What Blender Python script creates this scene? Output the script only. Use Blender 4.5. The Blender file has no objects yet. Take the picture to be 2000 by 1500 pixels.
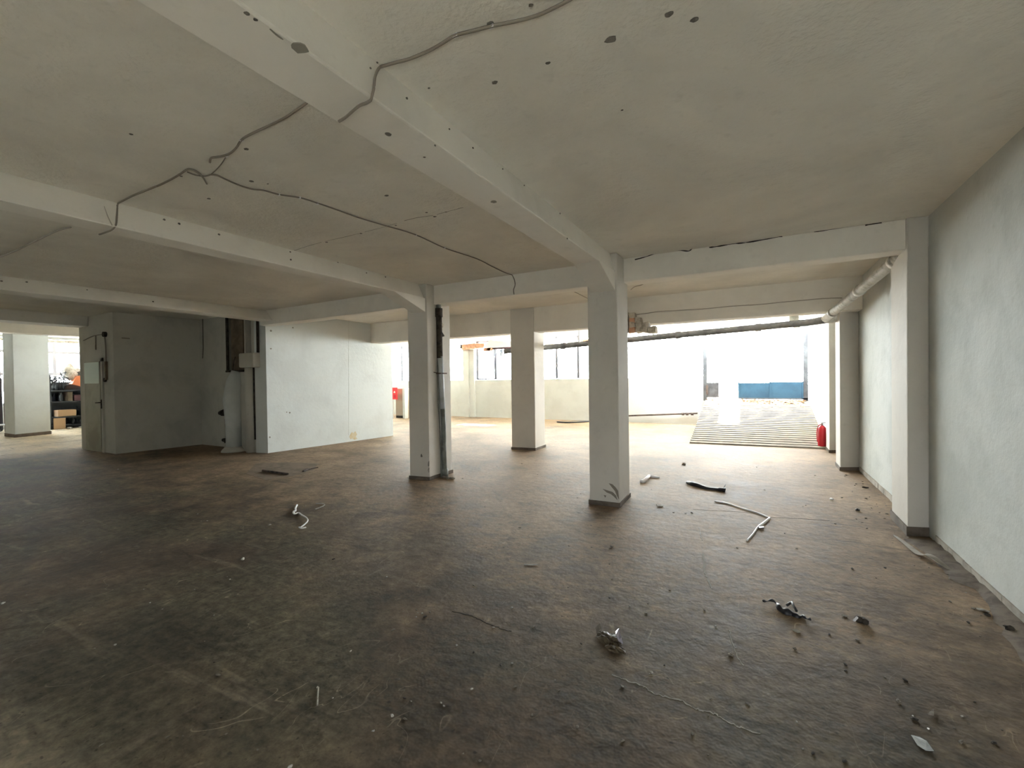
import bpy, bmesh, math, random
from mathutils import Vector, Matrix
random.seed(7)
S = bpy.context.scene
COL = S.collection

# ---------------------------------------------------------------- camera, sky, sun, exposure
FPX, YAW, PITCH, ROLL, CAMH = 882.7, .4997, -.012, -.0137, 1.6
fw = Vector((-math.sin(YAW)*math.cos(PITCH), math.cos(YAW)*math.cos(PITCH), math.sin(PITCH)))
rt = Vector((math.cos(YAW), math.sin(YAW), 0)); up = rt.cross(fw)
rt, up = rt*math.cos(ROLL)+up*math.sin(ROLL), -rt*math.sin(ROLL)+up*math.cos(ROLL)
EYE = Vector((0, 0, CAMH))
cd = bpy.data.cameras.new('camera'); cam = bpy.data.objects.new('camera', cd); COL.objects.link(cam)
cd.sensor_width = 36; cd.lens = FPX*36/2000; cd.clip_start = .05; cd.clip_end = 300
M3 = Matrix((rt, up, -fw)).transposed()
cam.matrix_world = Matrix.Translation(EYE) @ M3.to_4x4()
S.camera = cam

w = bpy.data.worlds.new('sky'); S.world = w; w.use_nodes = True
bg = w.node_tree.nodes['Background']; bg.inputs[0].default_value = (.92, .97, 1, 1); bg.inputs[1].default_value = 34.0
sd = bpy.data.lights.new('sun', 'SUN'); sd.energy = 45; sd.angle = .01; sd.color = (1, .95, .86)
sun = bpy.data.objects.new('sun', sd); COL.objects.link(sun)
sun.rotation_euler = Vector((.12, -1, -.92)).to_track_quat('-Z', 'Y').to_euler()

def portal(name, loc, d, sx, sy):
    l = bpy.data.lights.new(name, 'AREA'); l.shape = 'RECTANGLE'; l.size = sx; l.size_y = sy; l.cycles.is_portal = True
    o = bpy.data.objects.new(name, l); COL.objects.link(o); o.location = loc
    o.rotation_euler = Vector(d).to_track_quat('-Z', 'Z' if abs(d[2]) < .5 else 'Y').to_euler()
portal('portal_windows', (-8.4, 16.3, 2.3), (0, -1, 0), 13.2, 1.7)
portal('portal_gate', (-.1, 16.3, 2.1), (0, -1, 0), 3.0, 2.6)
portal('portal_gap', (-.8, 15.35, 3.45), (0, 0, -1), 4.6, 1.4)
portal('portal_side', (-18.75, 9.5, 2.3), (0, -1, 0), 1.7, 1.0)
portal('portal_front', (.65, -3.4, .68), (0, 1, 0), 1.1, .85)
portal('portal_left', (-24.4, 6.5, 2.1), (1, 0, 0), 4.2, 2.6)

S.view_settings.view_transform = 'Standard'; S.view_settings.look = 'None'
S.view_settings.gamma = 1; S.view_settings.use_curve_mapping = False
S.view_settings.exposure = 0.70
S.cycles.max_bounces = 10; S.cycles.diffuse_bounces = 6; S.cycles.caustics_reflective = False; S.cycles.caustics_refractive = False; S.cycles.glossy_bounces = 3; S.cycles.adaptive_threshold = .04

# ---------------------------------------------------------------- helpers
def ray(u, v): return fw + rt*((u-1000)/FPX) - up*((v-750)/FPX)
def on(u, v, ax, val):
    d = ray(u, v); t = (val-EYE[ax])/d[ax]; return EYE + d*t
def gz(u, v, z=0.0): return on(u, v, 2, z)
def gx(u, v, x): return on(u, v, 0, x)
def gy(u, v, y): return on(u, v, 1, y)

def tag(o, label=None, cat=None, group=None, kind=None):
    if label: o['label'] = label
    if cat: o['category'] = cat
    if group: o['group'] = group
    if kind: o['kind'] = kind
    return o
def link(name, bm, m, parent=None, smooth=False):
    bmesh.ops.recalc_face_normals(bm, faces=bm.faces)
    me = bpy.data.meshes.new(name); bm.to_mesh(me); bm.free()
    for mm in (m if isinstance(m, (list, tuple)) else [m]): me.materials.append(mm)
    if smooth:
        for p in me.polygons: p.use_smooth = True
    o = bpy.data.objects.new(name, me); COL.objects.link(o)
    if parent is not None: o.parent = parent
    return o
def empty(name, loc=(0, 0, 0)):
    o = bpy.data.objects.new(name, None); COL.objects.link(o); o.location = loc; o.empty_display_size = .1; return o
def local(parent, o):
    """keep a mesh built in world coordinates in place under a moved parent"""
    o.matrix_parent_inverse = Matrix.Translation(-Vector(parent.location)); return o
def BM(): return bmesh.new()
def box(bm, x0, x1, y0, y1, z0, z1, mi=0):
    vs = [bm.verts.new(p) for p in ((x0,y0,z0),(x1,y0,z0),(x1,y1,z0),(x0,y1,z0),(x0,y0,z1),(x1,y0,z1),(x1,y1,z1),(x0,y1,z1))]
    fs = []
    for f in ((0,3,2,1),(4,5,6,7),(0,1,5,4),(1,2,6,5),(2,3,7,6),(3,0,4,7)):
        q = bm.faces.new([vs[i] for i in f]); q.material_index = mi; fs.append(q)
    return vs
def obox(bm, c, ax, ay, az, mi=0):
    c, ax, ay, az = map(Vector, (c, ax, ay, az)); vs = []
    for k in (-1, 1):
        for i, j in ((-1,-1),(1,-1),(1,1),(-1,1)): vs.append(bm.verts.new(c+ax*i+ay*j+az*k))
    for f in ((0,3,2,1),(4,5,6,7),(0,1,5,4),(1,2,6,5),(2,3,7,6),(3,0,4,7)): bm.faces.new([vs[i] for i in f]).material_index = mi
    return vs
def prism(bm, pts, z0, z1, mi=0):
    n = len(pts)
    a = [bm.verts.new((p[0], p[1], z0)) for p in pts]; b = [bm.verts.new((p[0], p[1], z1)) for p in pts]
    bm.faces.new(list(reversed(a))).material_index = mi; bm.faces.new(b).material_index = mi
    for i in range(n): bm.faces.new((a[i], a[(i+1) % n], b[(i+1) % n], b[i])).material_index = mi
def extr(bm, poly, d, mi=0):
    a = [bm.verts.new(p) for p in poly]; b = [bm.verts.new(Vector(p)+Vector(d)) for p in poly]
    n = len(a); bm.faces.new(list(reversed(a))).material_index = mi; bm.faces.new(b).material_index = mi
    for i in range(n): bm.faces.new((a[i], a[(i+1) % n], b[(i+1) % n], b[i])).material_index = mi
def smoothpath(pts, k=4):
    P = [Vector(p) for p in pts]; out = []
    for i in range(len(P)-1):
        p0 = P[max(i-1, 0)]; p1 = P[i]; p2 = P[i+1]; p3 = P[min(i+2, len(P)-1)]
        for j in range(k):
            t = j/k
            out.append(.5*((2*p1)+(p2-p0)*t+(2*p0-5*p1+4*p2-p3)*t*t+(3*p1-p0-3*p2+p3)*t**3))
    out.append(P[-1]); return out
def tube(bm, pts, r, n=8, mi=0):
    P = [Vector(p) for p in pts]; rs = r if isinstance(r, (list, tuple)) else [r]*len(P); rings = []
    for i, p in enumerate(P):
        d = (P[min(i+1, len(P)-1)]-P[max(i-1, 0)]).normalized()
        a = d.cross(Vector((0, 0, 1)) if abs(d.z) < .9 else Vector((1, 0, 0))).normalized(); b = d.cross(a)
        rings.append([bm.verts.new(p+a*(rs[i]*math.cos(2*math.pi*k/n))+b*(rs[i]*math.sin(2*math.pi*k/n))) for k in range(n)])
    for i in range(len(rings)-1):
        for k in range(n): bm.faces.new((rings[i][k], rings[i][(k+1) % n], rings[i+1][(k+1) % n], rings[i+1][k])).material_index = mi
    bm.faces.new(rings[0]).material_index = mi; bm.faces.new(list(reversed(rings[-1]))).material_index = mi
def lathe(bm, c, prof, n=20, mi=0, axis=None):
    c = Vector(c); rings = []
    for r, z in prof: rings.append([bm.verts.new(c+Vector((r*math.cos(2*math.pi*k/n), r*math.sin(2*math.pi*k/n), z))) for k in range(n)])
    for i in range(len(rings)-1):
        for k in range(n): bm.faces.new((rings[i][k], rings[i][(k+1) % n], rings[i+1][(k+1) % n], rings[i+1][k])).material_index = mi
    bm.faces.new(list(reversed(rings[0]))).material_index = mi; bm.faces.new(rings[-1]).material_index = mi
def ribbon(bm, pts, ws, th=.0015, nrm=(0, 0, 1), mi=0):
    """thin strip with real thickness along pts, lying across nrm"""
    P = [Vector(p) for p in pts]; ws = ws if isinstance(ws, (list, tuple)) else [ws]*len(P); N = Vector(nrm); rows = []
    for i, p in enumerate(P):
        d = (P[min(i+1, len(P)-1)]-P[max(i-1, 0)]).normalized(); s = d.cross(N).normalized()*ws[i]*.5
        rows.append([bm.verts.new(q) for q in (p-s, p+s, p+s+N*th, p-s+N*th)])
    for i in range(len(rows)-1):
        for k in range(4): bm.faces.new((rows[i][k], rows[i][(k+1) % 4], rows[i+1][(k+1) % 4], rows[i+1][k])).material_index = mi
    bm.faces.new(rows[0]).material_index = mi; bm.faces.new(list(reversed(rows[-1]))).material_index = mi
def rock(bm, c, r, flat=.6, seed=0, mi=0, sub=1, el=1.0, ang=0):
    rnd = random.Random(seed); g = bmesh.ops.create_icosphere(bm, subdivisions=sub, radius=1)
    R = Matrix.Rotation(ang, 3, 'Z')
    for v in g['verts']:
        v.co = v.co*(1+rnd.uniform(-.28, .28)); v.co = R @ Vector((v.co.x*r*el, v.co.y*r, v.co.z*r*flat)); v.co += Vector(c)+Vector((0, 0, r*flat*.75))
        v.co.z = max(v.co.z, c[2])
    for v in g['verts']:
        for f in v.link_faces: f.material_index = mi
def bevel(o, wd=.01, seg=2):
    m = o.modifiers.new('bevel', 'BEVEL'); m.width = wd; m.segments = seg; m.limit_method = 'ANGLE'; m.angle_limit = .6; return o

# ---------------------------------------------------------------- materials
def mat(name, col, rough=.8, metal=0.0, spec=.5):
    m = bpy.data.materials.new(name); m.use_nodes = True; b = m.node_tree.nodes['Principled BSDF']
    b.inputs['Base Color'].default_value = (*col, 1); b.inputs['Roughness'].default_value = rough
    b.inputs['Metallic'].default_value = metal; b.inputs['Specular IOR Level'].default_value = spec
    return m
def N(t, k, **kw):
    n = t.nodes.new(k)
    for a, b in kw.items(): setattr(n, a, b)
    return n
def noise(t, vec, scale, det=4, rough=.55, dist=0.0):
    n = N(t, 'ShaderNodeTexNoise'); n.inputs['Scale'].default_value = scale; n.inputs['Detail'].default_value = det
    n.inputs['Roughness'].default_value = rough; n.inputs['Distortion'].default_value = dist
    t.links.new(vec, n.inputs['Vector']); return n.outputs['Fac']
def ramp(t, fac, stops):
    r = N(t, 'ShaderNodeValToRGB'); e = r.color_ramp.elements
    while len(e) < len(stops): e.new(.5)
    for k, (p, c) in enumerate(stops):
        e[k].position = p; e[k].color = (*c, 1) if len(c) == 3 else c
    t.links.new(fac, r.inputs['Fac']); return r.outputs['Color']
def mix(t, a, b, fac, mode='MIX'):
    m = N(t, 'ShaderNodeMix', data_type='RGBA', blend_type=mode)
    for sock, val in ((m.inputs[0], fac), (m.inputs[6], a), (m.inputs[7], b)):
        if hasattr(val, 'is_output'): t.links.new(val, sock)
        elif isinstance(val, (int, float)): sock.default_value = val
        else: sock.default_value = (*val, 1)
    return m.outputs[2]
def mapping(t, scale=(1, 1, 1), rot=(0, 0, 0)):
    tc = N(t, 'ShaderNodeTexCoord'); mp = N(t, 'ShaderNodeMapping'); mp.inputs['Scale'].default_value = scale; mp.inputs['Rotation'].default_value = rot
    t.links.new(tc.outputs['Object'], mp.inputs['Vector']); return mp.outputs['Vector']
def bump(t, b, h, strength=.3, dist=.01):
    n = N(t, 'ShaderNodeBump'); n.inputs['Strength'].default_value = strength; n.inputs['Distance'].default_value = dist
    t.links.new(h, n.inputs['Height']); t.links.new(n.outputs['Normal'], b.inputs['Normal'])
def plaster(name, base, dark, rough=.85, sc=1.2, amt=.5, bs=.35, bd=.008, grain=60):
    m = mat(name, base, rough); t = m.node_tree; b = t.nodes['Principled BSDF']; b.inputs['Specular IOR Level'].default_value = .25
    v = mapping(t); n1 = noise(t, v, sc, 4, .62, .4); n2 = noise(t, v, grain, 2, .6)
    c = ramp(t, n1, [(.36, dark), (.36+.3*amt+.05, base)])
    n3 = noise(t, v, 7, 3, .7); c = mix(t, c, (dark[0]*.8, dark[1]*.8, dark[2]*.78), ramp(t, n3, [(.60, (0, 0, 0)), (.86, (.5, .5, .5))]))
    t.links.new(c, b.inputs['Base Color'])
    a = N(t, 'ShaderNodeMath', operation='MULTIPLY_ADD'); t.links.new(n2, a.inputs[0]); a.inputs[1].default_value = .45; t.links.new(noise(t, v, 14, 2), a.inputs[2])
    bump(t, b, a.outputs[0], bs, bd); return m
M = {}
M['wall'] = plaster('white_plaster', (.62, .645, .63), (.57, .59, .575))
M['wallr'] = plaster('right_wall_plaster', (.57, .585, .56), (.49, .51, .485), sc=1.6, bs=.5)
M['column'] = plaster('column_plaster', (.60, .57, .52), (.55, .52, .475), bs=.25)
M['beam'] = plaster('beam_plaster', (.82, .785, .72), (.75, .715, .65), bs=.3)
M['ceil'] = plaster('ceiling_plaster', (.82, .785, .71), (.68, .65, .585), sc=.7, amt=.8, bs=.75, bd=.014, grain=42)
M['core'] = plaster('grey_core_plaster', (.50, .48, .42), (.42, .40, .35))
M['plinth'] = plaster('dirty_plinth', (.15, .12, .095), (.08, .065, .05), sc=5)
M['patch'] = plaster('stained_patch', (.23, .18, .135), (.16, .125, .095), sc=5)
M['dirt'] = plaster('drifted_dirt', (.17, .135, .105), (.09, .07, .055), sc=9)
M['skirt'] = plaster('skirting_tile', (.40, .36, .31), (.27, .24, .20), sc=4)
M['dark'] = mat('dark_hole', (.035, .03, .025), .95)
M['hole'] = plaster('chipped_concrete', (.20, .18, .155), (.10, .09, .08), sc=20)
M['cable'] = mat('dusty_cable', (.22, .19, .155), .7)
M['wirew'] = mat('painted_wire', (.42, .38, .33), .7)
M['rust'] = plaster('rusty_iron', (.12, .09, .075), (.05, .04, .035), sc=9)
M['castiron'] = plaster('old_black_pipe', (.055, .045, .035), (.015, .012, .01), sc=14)
M['pipegrey'] = plaster('grey_green_pipe', (.20, .215, .195), (.11, .115, .10), rough=.5, sc=6)
M['pipelight'] = plaster('pale_pvc', (.50, .53, .55), (.40, .42, .42), rough=.45, sc=6)
M['pvc'] = plaster('dusty_drain_pvc', (.17, .165, .16), (.10, .10, .10), rough=.5, sc=5)
M['pvcw'] = plaster('whitewashed_pipe', (.50, .49, .44), (.30, .29, .25), rough=.6, sc=9, amt=.4)
M['red'] = mat('extinguisher_red', (.52, .015, .03), .35)
M['redsign'] = mat('red_sheet', (.80, .03, .04), .5)
M['white'] = mat('white_plastic', (.80, .79, .80), .45)
M['black'] = mat('black_rubber', (.012, .011, .014), .45)
M['metal'] = mat('zinc_metal', (.35, .35, .34), .4, .8)
M['blue'] = plaster('blue_painted_steel', (.035, .085, .135), (.028, .068, .11), rough=.45, sc=3, bs=.1)
M['greyst'] = plaster('grey_painted_steel', (.10, .105, .11), (.06, .06, .065), rough=.5, sc=4, bs=.1)
M['frame'] = mat('grey_window_steel', (.13, .13, .15), .5)
M['frameL'] = mat('pale_window_frame', (.50, .48, .52), .5)
M['terra'] = plaster('hollow_clay_brick', (.62, .36, .24), (.46, .25, .17), sc=6)
M['mortar'] = plaster('broken_mortar', (.62, .57, .49), (.36, .31, .25), sc=8, bs=.8, bd=.02)
M['cab'] = mat('beige_cabinet', (.34, .28, .22), .6)
M['cardboard'] = mat('brown_cardboard', (.42, .27, .15), .85)
M['orange'] = mat('orange_plastic', (.60, .17, .06), .5)
M['clutter'] = mat('dark_clutter', (.03, .035, .04), .5)
M['maroon'] = mat('maroon_steel', (.07, .02, .025), .5)
M['door'] = plaster('old_door_paint', (.38, .36, .28), (.28, .26, .20), rough=.45, sc=2, bs=.1)
M['mint'] = mat('mint_reflection', (.70, .80, .72), .25)
M['ductbrown'] = plaster('stained_duct', (.20, .15, .105), (.12, .095, .065), sc=3)
M['bluecloth'] = mat('blue_grey_cloth', (.42, .48, .60), .9)
M['ochre'] = plaster('ochre_stain', (.56, .48, .34), (.50, .38, .21), sc=14)
M['stone'] = plaster('rubble_grey', (.22, .19, .155), (.12, .10, .08), sc=30)
M['stonew'] = plaster('rubble_white', (.45, .43, .39), (.30, .27, .23), sc=30)
M['brownwrap'] = mat('brown_wrapper', (.16, .125, .08), .35)
M['silver'] = mat('silver_foil', (.62, .60, .72), .22, .7)
M['leaf'] = mat('dry_leaf', (.36, .19, .09), .8)
M['crack'] = mat('crack_dust', (.30, .28, .24), .9)
M['crackd'] = mat('crack_shadow', (.03, .025, .02), .95)
M['scuff'] = mat('dark_scuff', (.24, .22, .18), .9); M['scuffd'] = mat('muddy_scuff', (.22, .195, .16), .9)
M['outside'] = mat('outside_concrete', (.74, .72, .67), .9)
M['tin'] = plaster('sunblocker_sheet', (.45, .42, .38), (.30, .27, .24), sc=3)
# glass
g = bpy.data.materials.new('dusty_glass'); g.use_nodes = True; t = g.node_tree; t.nodes.clear()
o_ = N(t, 'ShaderNodeOutputMaterial'); tr = N(t, 'ShaderNodeBsdfTransparent'); tr.inputs[0].default_value = (.93, .95, .94, 1)
gl = N(t, 'ShaderNodeBsdfGlossy'); gl.inputs['Roughness'].default_value = .08; mx = N(t, 'ShaderNodeMixShader'); mx.inputs[0].default_value = .06
t.links.new(tr.outputs[0], mx.inputs[1]); t.links.new(gl.outputs[0], mx.inputs[2]); t.links.new(mx.outputs[0], o_.inputs[0]); M['glass'] = g
# floor
def floor_mat():
    m = mat('dirty_concrete_floor', (.2, .16, .13), .6); t = m.node_tree; b = t.nodes['Principled BSDF']; b.inputs['Specular IOR Level'].default_value = .22
    v = mapping(t); tc = N(t, 'ShaderNodeTexCoord'); sx = N(t, 'ShaderNodeSeparateXYZ'); t.links.new(tc.outputs['Object'], sx.inputs[0])
    big = noise(t, v, .55, 3, .6, .6); mid = noise(t, v, 2.6, 6, .72, .2); fine = noise(t, v, 13, 4, .74)
    dirt = ramp(t, mid, [(.30, (.058, .046, .034)), (.46, (.098, .076, .057)), (.58, (.145, .112, .084)), (.74, (.24, .19, .145))])
    green = ramp(t, fine, [(.3, (.062, .058, .042)), (.7, (.13, .12, .088))])
    c = mix(t, dirt, green, ramp(t, big, [(.44, (0, 0, 0)), (.60, (.85, .85, .85))]))
    # paler concrete further in, past a border broken by noise
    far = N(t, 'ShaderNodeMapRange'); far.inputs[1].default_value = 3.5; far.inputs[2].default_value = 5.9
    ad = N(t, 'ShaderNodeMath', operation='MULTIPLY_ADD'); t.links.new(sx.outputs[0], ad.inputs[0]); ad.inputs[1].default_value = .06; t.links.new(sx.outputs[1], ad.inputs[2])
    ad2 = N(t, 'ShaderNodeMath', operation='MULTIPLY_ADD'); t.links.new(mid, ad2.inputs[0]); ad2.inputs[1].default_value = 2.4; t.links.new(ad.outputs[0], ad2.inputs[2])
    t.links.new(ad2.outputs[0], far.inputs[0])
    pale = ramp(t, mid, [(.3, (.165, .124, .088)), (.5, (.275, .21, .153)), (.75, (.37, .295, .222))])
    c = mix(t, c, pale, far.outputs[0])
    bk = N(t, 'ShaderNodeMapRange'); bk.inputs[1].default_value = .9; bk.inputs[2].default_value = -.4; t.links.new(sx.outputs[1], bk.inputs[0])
    c = mix(t, c, (.66, .61, .53), bk.outputs[0])  # unseen floor behind the camera made pale to bounce light upward
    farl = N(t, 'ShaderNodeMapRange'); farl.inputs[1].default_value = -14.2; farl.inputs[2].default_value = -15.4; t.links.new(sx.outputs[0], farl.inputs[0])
    c = mix(t, c, (.50, .46, .39), farl.outputs[0])  # brightly lit floor of the left room, put into the colour
    # sweeping smears (two directions) and fine curved scratches
    for rot, sc, lo, amt, colr in ((.75, (.8, 7, 1), .60, .55, (.26, .22, .175)), (-.35, (7, .9, 1), .63, .45, (.24, .20, .16)), (.2, (1.2, 9, 1), .60, .6, (.035, .030, .026))):
        vv = mapping(t, sc, (0, 0, rot)); nn = noise(t, vv, 1.1, 3, .6, .4)
        c = mix(t, c, colr, ramp(t, nn, [(lo, (0, 0, 0)), (lo+.14, (amt,)*3)]))
    for rot, sc in ((.4, 1.3), (2.0, 1.1)):
        vv = mapping(t, (sc, sc*.45, 1), (0, 0, rot)); wv = noise(t, vv, 2.2, 2, .45, 1.2)
        line = ramp(t, wv, [(.496, (0, 0, 0)), (.50, (.55, .55, .55)), (.504, (0, 0, 0))])
        brk = ramp(t, noise(t, v, 1.9+rot, 3), [(.50, (0, 0, 0)), (.62, (1, 1, 1))])
        c = mix(t, c, (.42, .37, .30), mix(t, (0, 0, 0), line, brk))
    c = mix(t, c, ramp(t, fine, [(.28, (.64, .64, .64)), (.5, (1, 1, 1)), (.72, (1.36, 1.33, 1.28))]), 1.0, 'MULTIPLY')
    c = mix(t, c, ramp(t, noise(t, v, .8, 3, .6, .3), [(.34, (.62, .61, .60)), (.52, (.95, .95, .95)), (.68, (1.2, 1.18, 1.14))]), 1.0, 'MULTIPLY')
    c = mix(t, c, (.02, .017, .014), ramp(t, noise(t, v, 33, 1, .6), [(.66, (0, 0, 0)), (.75, (.6, .6, .6))]))
    c = mix(t, c, (1.0, .93, .83), 1.0, 'MULTIPLY')
    t.links.new(c, b.inputs['Base Color'])
    r = N(t, 'ShaderNodeMapRange'); t.links.new(mid, r.inputs[0]); r.inputs[3].default_value = .55; r.inputs[4].default_value = .85; t.links.new(r.outputs[0], b.inputs['Roughness'])
    hb = noise(t, v, 9, 3, .65)
    bump(t, b, hb, .35, .02); return m
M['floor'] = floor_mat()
def ramp_mat():
    m = mat('ramp_concrete', (.45, .41, .34), .8); t = m.node_tree; b = t.nodes['Principled BSDF']; v = mapping(t)
    c = ramp(t, noise(t, v, 3, 6, .7), [(.3, (.165, .14, .105)), (.7, (.275, .24, .19))]); t.links.new(c, b.inputs['Base Color'])
    bump(t, b, noise(t, v, 30, 4), .4, .01); return m
M['ramp'] = ramp_mat()

# ---------------------------------------------------------------- structure
H1, H2, H3, H4 = 3.12, 3.16, 3.24, 3.45
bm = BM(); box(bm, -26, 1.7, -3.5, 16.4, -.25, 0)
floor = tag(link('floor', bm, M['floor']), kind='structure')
bm = BM()
box(bm, -9.3, 1.7, -3.5, 5.95, H1, 3.7)
box(bm, -14.4, -9.3, -3.5, 9.2, H3, 3.7)
box(bm, -26, -14.4, -3.5, 9.2, H4, 3.8)
box(bm, -9.35, 1.7, 5.95, 9.2, H2, 3.7)
# far bay: broken concrete edge over the strip in front of the windows
edge = [(1.7, 14.75)]
x = 1.3
while x > -15.8:
    y = 14.75+.12*math.sin(x*3.1)+random.uniform(-.1, .1)
    if x < -3.0: y += 1.05
    edge.append((x, y)); x -= random.uniform(.12, .3)
edge += [(-16.2, 14.7), (-16.2, 9.2), (1.7, 9.2)]
prism(bm, edge, H2, 3.5)
ceiling = tag(link('ceiling', bm, M['ceil']), kind='structure')

bm = BM(); box(bm, 1.455, 1.75, -3.5, 16.0, -.2, 5.4)
wall_right = tag(link('wall_right', bm, M['wallr']), kind='structure')
bm = BM(); box(bm, 1.29, 1.456, 11.75, 15.95, -.1, 3.4)      # lining beside the ramp
tag(link('wall_ramp', bm, M['wall']), kind='structure')
# back wall below the windows, added wall above to block sun from the roof strip
bm = BM()
box(bm, -16.2, -1.55, 16.0, 16.2, -.1, 1.56)
box(bm, -1.55, 1.75, 16.0, 16.2, -.1, .84)
box(bm, -16.2, 1.75, 16.0, 16.2, 3.18, 5.4)
box(bm, 1.34, 1.75, 16.0, 16.2, .8, 3.2)
tag(link('wall_back', bm, M['wall']), kind='structure')
bm = BM(); box(bm, -16.4, -16.2, 9.2, 16.2, -.1, 3.6); tag(link('wall_side', bm, M['wall']), kind='structure')
# wall behind the camera with a small opening added for fill light
bm = BM()
box(bm, -26, .1, -3.5, -3.3, -.1, 3.8); box(bm, 1.2, 1.7, -3.5, -3.3, -.1, 3.8)
box(bm, .1, 1.2, -3.5, -3.3, -.1, .25); box(bm, .1, 1.2, -3.5, -3.3, 1.1, 3.8)
tag(link('wall_front', bm, M['wall']), kind='structure')
# far left wall of the hall and of the room behind the core
bm = BM()
box(bm, -24.3, -24.1, -3.5, 4.4, -.1, 3.8); box(bm, -24.3, -24.1, 8.6, 9.4, -.1, 3.8)
box(bm, -24.3, -24.1, 4.4, 8.6, -.1, .9); box(bm, -24.3, -24.1, 4.4, 8.6, 3.36, 3.8)
box(bm, -24.3, -19.6, 9.2, 9.4, -.1, 3.8); box(bm, -17.9, -14.8, 9.2, 9.4, -.1, 3.8); box(bm, -19.6, -17.9, 9.2, 9.4, -.1, 1.8); box(bm, -19.6, -17.9, 9.2, 9.4, 2.8, 3.8)  # unseen opening in the rear wall added to brighten this room
tag(link('wall_left', bm, M['wall']), kind='structure')
# core block (stairs, ducts): stepped outline with niches
bm = BM()
prism(bm, [(-14.8, 4.72), (-12.9, 4.70), (-12.7, 6.42), (-12.6, 9.3), (-14.8, 9.3)], -.1, 3.5)
prism(bm, [(-12.7, 6.42), (-11.3, 6.42), (-11.3, 9.3), (-12.7, 9.3)], -.1, 3.5)
box(bm, -11.3, -11.13, 6.2, 6.5, -.1, 3.4)
box(bm, -11.13, -10.40, 6.2, 6.5, -.1, 1.85)
box(bm, -10.40, -10.35, 6.2, 6.5, -.1, 3.4)
box(bm, -10.35, -9.98, 6.2, 6.5, -.1, 2.0)
box(bm, -11.3, -9.95, 6.5, 9.3, -.1, 3.4)
core = tag(link('wall_core', bm, M['core']), kind='structure')
bm = BM()
prism(bm, [(-9.99, 6.18), (-9.68, 6.255), (-9.26, 9.77), (-12.6, 9.8), (-12.6, 9.3), (-9.99, 9.3)], -.1, 3.4)
ewall = tag(link('wall_partition', bm, M['wall']), kind='structure')
bm = BM()
for k in range(7): rock(bm, (-9.3-.02*k, 9.0+.0, .0), .01, .5, k)
bm.free()

# ground outside at street level
bm = BM(); box(bm, -30, 14, 16.2, 40, .3, .83); box(bm, -30, 14, -30, -3.5, -.4, -.02); tag(link('ground_outside', bm, M['outside']), kind='structure')

# ---------------------------------------------------------------- columns and beams
def column(pts, h, label, plinth=.055, pout=.012, chips=(), m='column'):
    c = empty('column', (sum(p[0] for p in pts)/len(pts), sum(p[1] for p in pts)/len(pts), 0))
    tag(c, label, 'column', 'concrete columns of the hall')
    bm = BM(); prism(bm, pts, 0, h); o = local(c, link('shaft', bm, M[m], c)); bevel(o, .012)
    if plinth:
        cx, cy = c.location.x, c.location.y; q = []
        for p in pts:
            d = Vector((p[0]-cx, p[1]-cy)); q.append((p[0]+math.copysign(pout, d.x), p[1]+math.copysign(pout, d.y)))
        q = [(min(x, 1.45), y) for x, y in q]
        bm = BM(); prism(bm, q, 0, plinth); local(c, link('plinth', bm, M['plinth'], c))
    for (P, nrm, r, k) in chips:
        bm = BM(); n = Vector(nrm); a = n.cross(Vector((0, 0, 1))).normalized(); rnd = random.Random(k)
        ring = [P+n*.002+a*(r*(.5+rnd.random()*.6)*math.cos(i*.7))*.6+Vector((0, 0, 1))*(r*(.5+rnd.random()*.6)*math.sin(i*.7)) for i in range(9)]
        extr(bm, ring, -n*.006); local(c, link('chip', bm, M['hole'], c))
    return c
A_ = [(-1.888, 5.47), (-1.51, 5.478), (-1.52, 6.02), (-1.90, 6.02)]
B_ = [(-4.96, 5.60), (-4.60, 5.65), (-4.62, 6.28), (-4.97, 6.28)]
C_ = [(1.28, 5.75), (1.455, 5.80), (1.455, 6.36), (1.28, 6.36)]
c1 = column(A_, H1, 'thick white concrete column in the middle of the hall with dark scuffs near its foot')
c2 = column(B_, H1, 'white concrete column with a grey drain pipe running down its side',
            chips=[(gy(803+20, 890, 5.62), (0, -1, 0), .035, 3), (gx(838, 905, -4.605), (1, 0, 0), .05, 4), (gx(838, 918, -4.605), (1, 0, 0), .045, 6)])
c3 = column(C_, H1, 'white wall column on the right carrying the near end of the cross beam', plinth=.09)
c4 = column([(1.18, 9.17), (1.456, 9.3), (1.456, 9.66), (1.18, 9.66)], H2, 'white wall column on the right where the whitewashed pipe ends')
c5 = column([(1.255, 11.15), (1.456, 11.25), (1.456, 11.66), (1.255, 11.66)], H2, 'slim white wall column beside the red extinguisher at the ramp foot')
c6 = column([(-4.90, 8.93), (-4.345, 9.0), (-4.36, 9.56), (-4.91, 9.52)], H2, 'white concrete column standing alone between the two thicker ones, further back')
c7 = column([(-20.2, 4.83), (-20.2, 4.83), (-20.0, 4.83), (-20.25, 5.70), (-20.9, 5.6), (-20.9, 4.83)][2:], H4, 'white column in the bright room at the left edge', plinth=.10, m='wall')
# rough scuffs at the foot of the middle column
for pts in ([(1189, 944), (1196, 946), (1202, 952), (1207, 959), (1209, 976), (1205, 969), (1201, 959), (1196, 953)], [(1177, 955), (1183, 957), (1189, 959), (1196, 961), (1203, 968), (1206, 977), (1199, 970), (1193, 965), (1185, 962)], [(1179, 967), (1184, 968), (1182, 972)]):
    bm = BM(); extr(bm, [gy(u, v, 5.467) for u, v in pts], (0, .006, 0)); local(c1, link('scuff', bm, M['scuffd'], c1))

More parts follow.
